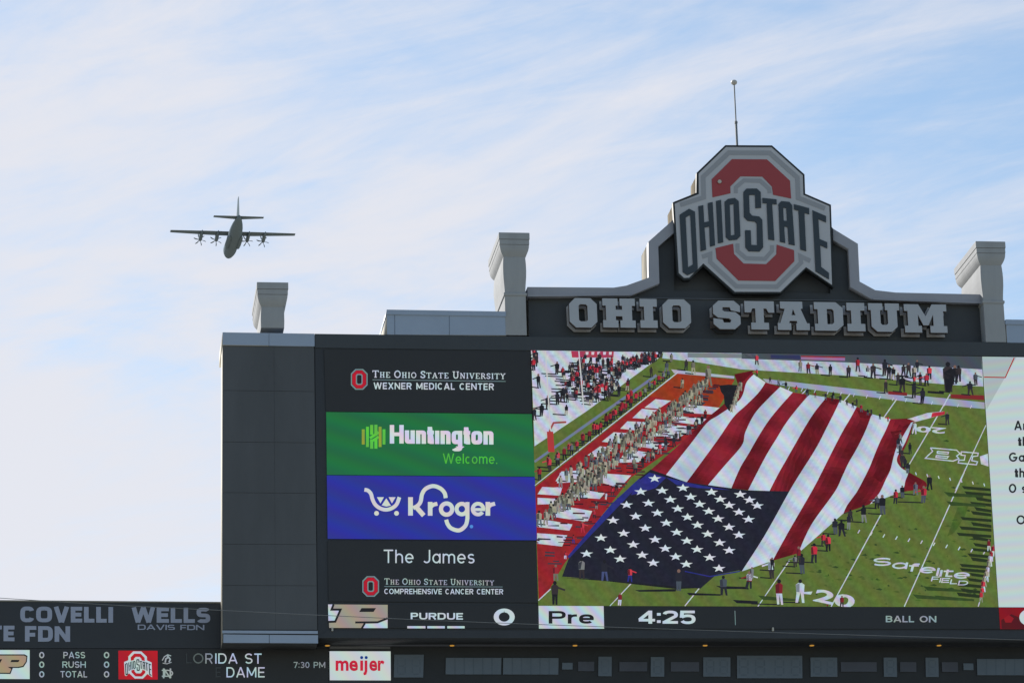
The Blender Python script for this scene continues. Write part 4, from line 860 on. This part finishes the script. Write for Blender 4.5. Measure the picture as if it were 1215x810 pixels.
# ------------------------------------------------------------------ walls and displays behind and below
WOFF = -1.70
hn = thing('honor_board', 'dark board along the upper left edge with donor names in grey letters', 'sign', P(130, 768, WOFF-.3))
shape('panel', [(-60, 712.0), (262, 714.6), (400, 715.6), (400, 768.6), (-60, 768.2)], WOFF, steel_dark, hn, depth=.5)
shape('edge_trim', [(-60, 710.9), (262, 713.5), (262, 715.1), (-60, 712.5)], WOFF+.03, paint('honor_trim', (.16, .15, .13), .5), hn, depth=.5)
for s_, x0, y0, x1, h, y1, bo in (('COVELLI', 24, 737.6, 134.2, 18.6, 738.2, .045), ('FDN', 29.6, 760.5, 83.2, 18.4, 761, .045), ('TE', -12, 760, 17.2, 18.4, 760.2, .045), ('WELLS', 156.3, 738, 249.5, 18, 738.6, .045), ('DAVIS FDN', 163.4, 746.6, 242.5, 6.2, 747, .035)):
    block('lettering', s_, x0, y0, x1, h, WOFF+.02, honor_txt, hn, y1=y1, wt=.245 if h > 10 else .19, gap=.09, sq=3.4, sx=1.22 if h > 10 else 1.5)

rbn = thing('ribbon_display', 'long dark ribbon display at the lower left with game statistics', 'display', P(180, 820, WOFF-.3))
shape('panel', [(-60, 769), (389.5, 769.3), (390, 850), (-60, 849)], WOFF, BLK, rbn, depth=.5)
shape('support_wall', [(-60, 850.5), (1500, 853), (1500, 1800), (-60, 1800)], WOFF-.05, concrete, rbn, depth=.5)
wo = WOFF+.012; wt = WOFF+.024
RT_ = led((150, 168, 172), .1); R1 = led((176, 192, 206), .12); RDIM = led((84, 94, 94), 0); RDIM2 = led((48, 54, 58), 0)
t1 = Sheets(); TT = led((158, 142, 118), .06)
t1.poly([(-30, 770.4), (35.2, 770.6), (35.2, 805), (-30, 804.6)], wo, led((186, 206, 206), .06))
Z1 = lambda u, v: (u/7.714, 705+v/7.714)
t1.poly([Z1(*q) for q in ((-120, 545), (225, 545), (252, 560), (246, 615), (215, 662), (170, 670), (118, 670), (96, 725), (-120, 722))], wo+.004, DARKTXT)
t1.poly([Z1(*q) for q in ((-120, 556), (220, 556), (242, 568), (236, 612), (208, 652), (160, 660), (70, 660), (90, 672), (104, 678), (88, 714), (-120, 712))], wo+.008, TT)
t1.poly([Z1(*q) for q in ((105, 596), (180, 596), (168, 616), (96, 616))], wo+.012, DARKTXT); t1.poly([Z1(*q) for q in ((-20, 590), (20, 590), (-20, 660))], wo+.012, DARKTXT)
t1.build('team_tile', rbn)
for y in (780.3, 791.6, 803.1):
    block('stat_digit', '0', 46.4, y, 52.6, 7.5, wt, RT_, rbn, wt=.20); block('stat_digit', '0', 123.2, y, 129.7, 7.5, wt, RT_, rbn, wt=.20)
for s_, xa, xb, y in (('PASS', 75.2, 101, 780.3), ('RUSH', 74, 101.8, 791.6), ('TOTAL', 71.7, 103.4, 803)): block('lettering', s_, xa, y, xb, 7.5, wt, RT_, rbn, wt=.15, gap=.14)
ct = shape('crest_tile', [(140.4, 771.3), (187, 771.5), (187.2, 805.6), (140.6, 805.4)], wo, led((172, 34, 46), .08), rbn)
def mini(p): return ((p[0]-893.8)*.178+163.8, (p[1]-260)*.188+788.2)
cr = Sheets(); CW = led((186, 202, 206), .06)
cr.poly([mini(p) for p in inn], wo+.004, CW)
for q in (((276, 446), (273, 384), (343, 315), (463, 316), (542, 389), (546, 450), (484, 437), (480, 409), (447, 375), (372, 374), (337, 409), (338, 432)), ((286, 620), (347, 605), (350, 640), (383, 673), (460, 675), (495, 641), (496, 608), (556, 627), (557, 665), (491, 733), (365, 731), (290, 656))):
    cr.poly([mini(z2(*p)) for p in q], wo+.008, led((176, 34, 44), .05))
for o_, h_, zf in CL:
    cr.poly([mini(zf(*p)) for p in o_], wo+.008, led((52, 66, 68), 0))
    if h_: cr.poly([mini(zf(*p)) for p in h_], wo+.012, CW)
cr.build('team_crest', ct)
lg = Sheets(); LGm = led((150, 162, 164), .05)
for q, w in (((192.5, 783), (195, 778.5), (199, 776.2), (203, 777.5)), 1.2), (((196, 785.5), (196.8, 781), (200, 779), (202, 781.5), (200.5, 785)), 1.8), (((193, 786), (198, 787), (203.5, 785)), .9), (((198, 776), (200, 779.5)), 2.2): lg.line(list(q), w, wt, LGm)
lg.build('round_logo', rbn)
nd = Sheets()
for q, w in ((((194.2, 804), (194.2, 792.4)), 1.9), (((202.2, 804), (202.2, 792.4)), 1.9), (((194.2, 792.6), (202.2, 803.8)), 1.7), ([(192, 794.6)]+arc(198.6, 798.1, 6.2, 3.5, -90, 90)+[(192, 801.6)], 1.4), (((195.6, 794.6), (195.6, 801.6)), 1.4)): nd.line(list(q), w, wt+.002*w, LGm)
nd.build('monogram_logo', rbn)
block('lettering', 'L', 220.7, 786.5, 227.5, 12, wt, RDIM2, rbn, wt=.125, gap=.17); block('lettering', 'O', 229.2, 786.6, 241.4, 12.2, wt, RDIM, rbn, wt=.125, gap=.17)
block('lettering', 'R', 243.6, 786.6, 252.4, 12.1, wt, led((130, 144, 150), .08), rbn, wt=.125, gap=.17); block('lettering', 'IDA ST', 255.4, 786.6, 310.4, 12.1, wt, R1, rbn, wt=.125, gap=.17, y1=786.8)
block('lettering', 'E', 255.7, 803, 262.2, 12.1, wt, RDIM2, rbn, wt=.125, gap=.17); block('lettering', 'DAME', 268.7, 803, 314, 12.1, wt, R1, rbn, wt=.125, gap=.17)
block('lettering', '7:30 PM', 348.4, 791.8, 385.9, 7.1, wt, led((128, 140, 146), .08), rbn, wt=.15, gap=.14)

sb = thing('statistics_board', 'dark lower board with rows of unlit numeral panels under the main screen', 'scoreboard', P(850, 820, WOFF-.3))
shape('panel', [(464.6, 764), (XR, 766), (XR+30, 853), (464.8, 850)], WOFF, paint('stat_board_steel', (.024, .027, .032), .7), sb, depth=.5)
def seg(sh, x0, y0, x1, y1, off):
    w = max(1.0, (x1-x0)*.16); ym = (y0+y1)/2
    for q in (((x0+w, y0), (x1-w, y0)), ((x0+w, ym), (x1-w, ym)), ((x0+w, y1), (x1-w, y1)), ((x0, y0+w), (x0, ym-w*.6)), ((x1, y0+w), (x1, ym-w*.6)), ((x0, ym+w*.6), (x0, y1-w)), ((x1, ym+w*.6), (x1, y1-w))): sh.line(list(q), w, off, digit_seg)
for kind, xa, ya, xb, yb, cnt in (('digit', 467.6, 776, 502.5, 803, 2), ('cell', 528.9, 779.8, 594.7, 799.4, 6), ('cell', 597, 780, 662.6, 799.5, 6), ('small', 667, 785.7, 679.4, 793.5, 0), ('dim', 686, 784.3, 705, 795.6, 0), ('digit', 710, 778.4, 725.8, 801.5, 1), ('dim', 735, 784.7, 768, 795.8, 0), ('digit', 772.2, 778.8, 788.2, 802, 1), ('dim', 796, 784.8, 829.5, 796, 0), ('digit', 834.5, 779.2, 866.7, 802, 2), ('digit', 874.6, 777.2, 952, 804, 4), ('digit', 961.9, 779.4, 993.5, 802.2, 2), ('dim', 997.8, 784.8, 1040.3, 796.2, 0), ('digit', 1048.7, 779.5, 1064.2, 802.3, 1), ('dim', 1068, 784.8, 1087.3, 796.4, 0), ('digit', 1098.4, 779.6, 1113.6, 802.4, 1), ('dim', 1117.7, 784.9, 1136.7, 796.5, 0), ('small', 1143.3, 786.4, 1155, 794.2, 0), ('cell', 1159.5, 781.2, 1226, 800.4, 6)):
    nm = {'digit': 'numeral_panel', 'cell': 'name_strip', 'small': 'colon_panel', 'dim': 'caption_plate'}[kind]
    k_ = (xa-800)*.00008*(yb-ya)/2
    o = shape(nm, [(xa-k_, ya), (xb-k_, ya+.1), (xb+k_, yb+.1), (xa+k_, yb)], WOFF+.06, digit_dim if kind == 'dim' else digit_face, sb, depth=.05)
    sh = Sheets()
    if kind == 'digit':
        cw = (xb-xa)/cnt
        for i in range(cnt):
            gap = (3 if i >= 2 else -3) if cnt == 4 else 0
            sh = Sheets(); seg(sh, xa+cw*i+cw*.24+gap*.6, ya+(yb-ya)*.14, xa+cw*(i+1)-cw*.24+gap*.6, yb-(yb-ya)*.14, WOFF+.064); sh.build('numeral', o)
    elif kind == 'cell':
        for i in range(1, cnt): x = xa+(xb-xa)*i/cnt; sh = Sheets(); sh.line([(x, ya), (x, yb)], 1.5, WOFF+.064, digit_seg); sh.build('cell_divider', o)

mj = thing('sponsor_sign', 'small white lit sign with a red store name under the scoreboard', 'sign', P(427, 806, WOFF))
shape('cabinet', [(390.2, 762.6), (464.4, 763), (464.4, 850), (390.6, 850)], WOFF, steel_dark, mj, depth=.5)
shape('soffit_glow_strip', [(391, 766.2), (463, 766.5), (463, 769), (391, 768.8)], WOFF+.03, paint('glow_strip_grey', (.16, .17, .19), .6), mj, depth=.025)  # painted grey strip stands in for light reflected on the soffit
pl = shape('lit_panel', [(391, 772), (463.4, 772.2), (463.7, 806.6), (391.3, 806.4)], WOFF+.03, led((194, 205, 204), .05), mj)
RD = led((190, 38, 62), .03); BL = led((22, 58, 130), 0); zf = lambda u, v: (380+u/7.594, 755+v/7.594)
text('lettering', 'me', 398.2, 795.2, 424.6, 17.6, WOFF+.045, RD, pl, bold=.03); text('lettering', 'er', 438.2, 795.2, 456.2, 17.6, WOFF+.045, RD, pl, bold=.03)
ij = Sheets(); ij.line([zf(373, 212), zf(373, 305)], 3.4, WOFF+.045, RD); ij.line([zf(412, 212), zf(412, 308), zf(405, 330), zf(390, 334)], 3.2, WOFF+.045, RD)
for u in (373, 414): ij.poly([zf(*q) for q in circ(u, 186, 14)], WOFF+.045, BL)
ij.build('lettering', pl)

# ------------------------------------------------------------------ cable strung across, nearer the camera
def PN(px, py, Y):
    d = RT*((px-W/2)/F) - UP*((py-H/2)/F) + fw; return CAM + d*(Y/d.y)
s = Solid(); cp = smooth([(-40, 706.2), (0, 709), (130, 717), (285, 724.6), (450, 732.6), (620, 739.6), (838, 747.2), (1000, 752.3), (1215, 758.6), (1260, 759.6)], 4)
s.tube([PN(x, y, 96) for x, y in cp], .0085, 6); tag(s.build('camera_cable', cable_m, None), 'thin grey cable strung across in front of the scoreboard bottom', 'cable')
for x, y in ((394.4, 745.6), (917.2, 745.6)):
    s = Solid(); p = P(x, y, .05); s.box(p.x-.035, p.x+.035, p.y-.03, p.y+.08, p.z-.09, p.z+.06); s.build('cable_clip', white_trim_and_sunlit, board)

# ------------------------------------------------------------------ the aeroplane
RNG = 1105.0
d = (RT*((277.2-W/2)/F) - UP*((283-H/2)/F) + fw).normalized()
pos = CAM + d*RNG
ap = thing('cargo_plane', 'grey four engined high wing propeller plane flying away over the stadium', 'airplane', pos)
ORG[ap] = Vector((0, 0, 0))
PH, PP, PR = rad(4.3), rad(-2.4), rad(-.8)                    # heading to the left, nose down, roll
ap.rotation_euler = (Matrix.Rotation(PH, 3, 'Z') @ Matrix.Rotation(PP, 3, 'X') @ Matrix.Rotation(PR, 3, 'Y')).to_euler()
def ell(y, hw, hh, zc, n=20): return [(hw*math.cos(2*math.pi*k/n), y, zc+hh*math.sin(2*math.pi*k/n)) for k in range(n)]
s = Solid()
s.loft([ell(*q) for q in ((14.7, .25, .25, -.75), (14.3, .85, .85, -.6), (13.4, 1.4, 1.4, -.35), (12, 1.85, 1.85, -.1), (10, 2.12, 2.12, 0), (6, 2.15, 2.15, 0), (-4, 2.15, 2.15, 0), (-6, 2.1, 2.0, .15), (-8, 1.95, 1.65, .5), (-10.5, 1.6, 1.2, .95), (-13, 1.05, .8, 1.4), (-15, .35, .4, 1.8))])
fus = s.build('fuselage', plane_grey, ap, smooth=True, local=True)
s = Solid()
for sg in (-1, 1): s.loft([[(sg*(1.85+.7*w*math.cos(a*math.pi/6)), y, -1.35+.75*w*math.sin(a*math.pi/6)) for a in range(12)] for y, w in ((5.2, .2), (4.4, .8), (2, 1), (-3, 1), (-4.4, .8), (-5.4, .2))])
q = s.build('wheel_fairing', plane_grey, fus, smooth=True, local=True)
def foil(x, yl, ch, z, th):
    return [(x, yl-ch*t, z+th*ch*k) for t, k in ((0, 0), (.04, .35), (.18, .62), (.4, .62), (.7, .35), (1, 0), (.7, -.22), (.4, -.38), (.18, -.38), (.04, -.25))]
s = Solid(); s.loft([foil(x, yl, ch, z, .14) for x, yl, ch, z in ((-20.2, 2.3, 1.9, 2.5), (-19.6, 2.4, 2.1, 2.48), (-7, 2.9, 3.5, 2.2), (0, 3.0, 3.7, 2.1), (7, 2.9, 3.5, 2.2), (19.6, 2.4, 2.1, 2.48), (20.2, 2.3, 1.9, 2.5))]); s.build('wing', plane_grey, ap, local=True)
s = Solid(); s.loft([foil(x, yl, ch, z, .11) for x, yl, ch, z in ((-8.0, -12.6, 1.5, 2.15), (0, -11.6, 3.0, 2.0), (8.0, -12.6, 1.5, 2.15))]); s.build('tailplane', plane_grey, ap, local=True)
s = Solid()
def fin(z, yl, ch, th): return [(th*ch*k, yl-ch*t, z) for t, k in ((0, 0), (.1, .5), (.35, .7), (.7, .45), (1, 0), (.7, -.45), (.35, -.7), (.1, -.5))]
s.loft([fin(*q) for q in ((1.4, -6.5, 8.6, .06), (2.6, -8.4, 6.9, .08), (4, -9.7, 5.6, .085), (8.4, -12.4, 2.7, .085), (8.75, -12.8, 2.0, .06))]); s.build('tail_fin', plane_grey, ap, local=True)
def engine_mesh(x):
    s = Solid(); s.loft([[(x+hw*math.cos(a*math.pi/6), y, z+hh*math.sin(a*math.pi/6)) for a in range(12)] for y, hw, hh, z in ((5.6, .42, .5, 1.5), (5.1, .55, .75, 1.45), (4.2, .62, .85, 1.45), (2.5, .6, .75, 1.6), (0, .4, .45, 1.8), (-1.6, .12, .15, 1.95))]); return s
def prop_mesh(x):
    s = Solid(); s.loft([[(x+r*math.cos(a*math.pi/5), y, 1.55+r*math.sin(a*math.pi/5)) for a in range(10)] for y, r in ((5.5, .40), (5.95, .36), (6.35, .16), (6.45, .03))])
    for k in range(6):
        t = rad(60*k+18+x*9)
        ur = Vector((math.cos(t), 0, math.sin(t))); ut = Vector((-math.sin(t), 0, math.cos(t))); fy = Vector((0, 1, 0)); rings = []
        for r, ch, tw_, swp in ((.3, .22, 60, 0), (.8, .34, 45, .03), (1.4, .38, 33, .02), (1.85, .32, 25, -.06), (2.06, .18, 22, -.14)):
            c0 = Vector((x, 5.9, 1.55))+ur*r+ut*swp; e1 = ut*math.cos(rad(tw_))+fy*math.sin(rad(tw_)); e2 = -ut*math.sin(rad(tw_))+fy*math.cos(rad(tw_))
            rings.append([c0+e1*ch/2, c0+e2*.05, c0-e1*ch/2, c0-e2*.05])
        s.loft(rings)
    return s
for x in (-10.2, -5.0, 5.0, 10.2):
    en = engine_mesh(x).build('engine', plane_grey, ap, smooth=True, local=True); prop_mesh(x).build('propeller', prop_grey, en, local=True)
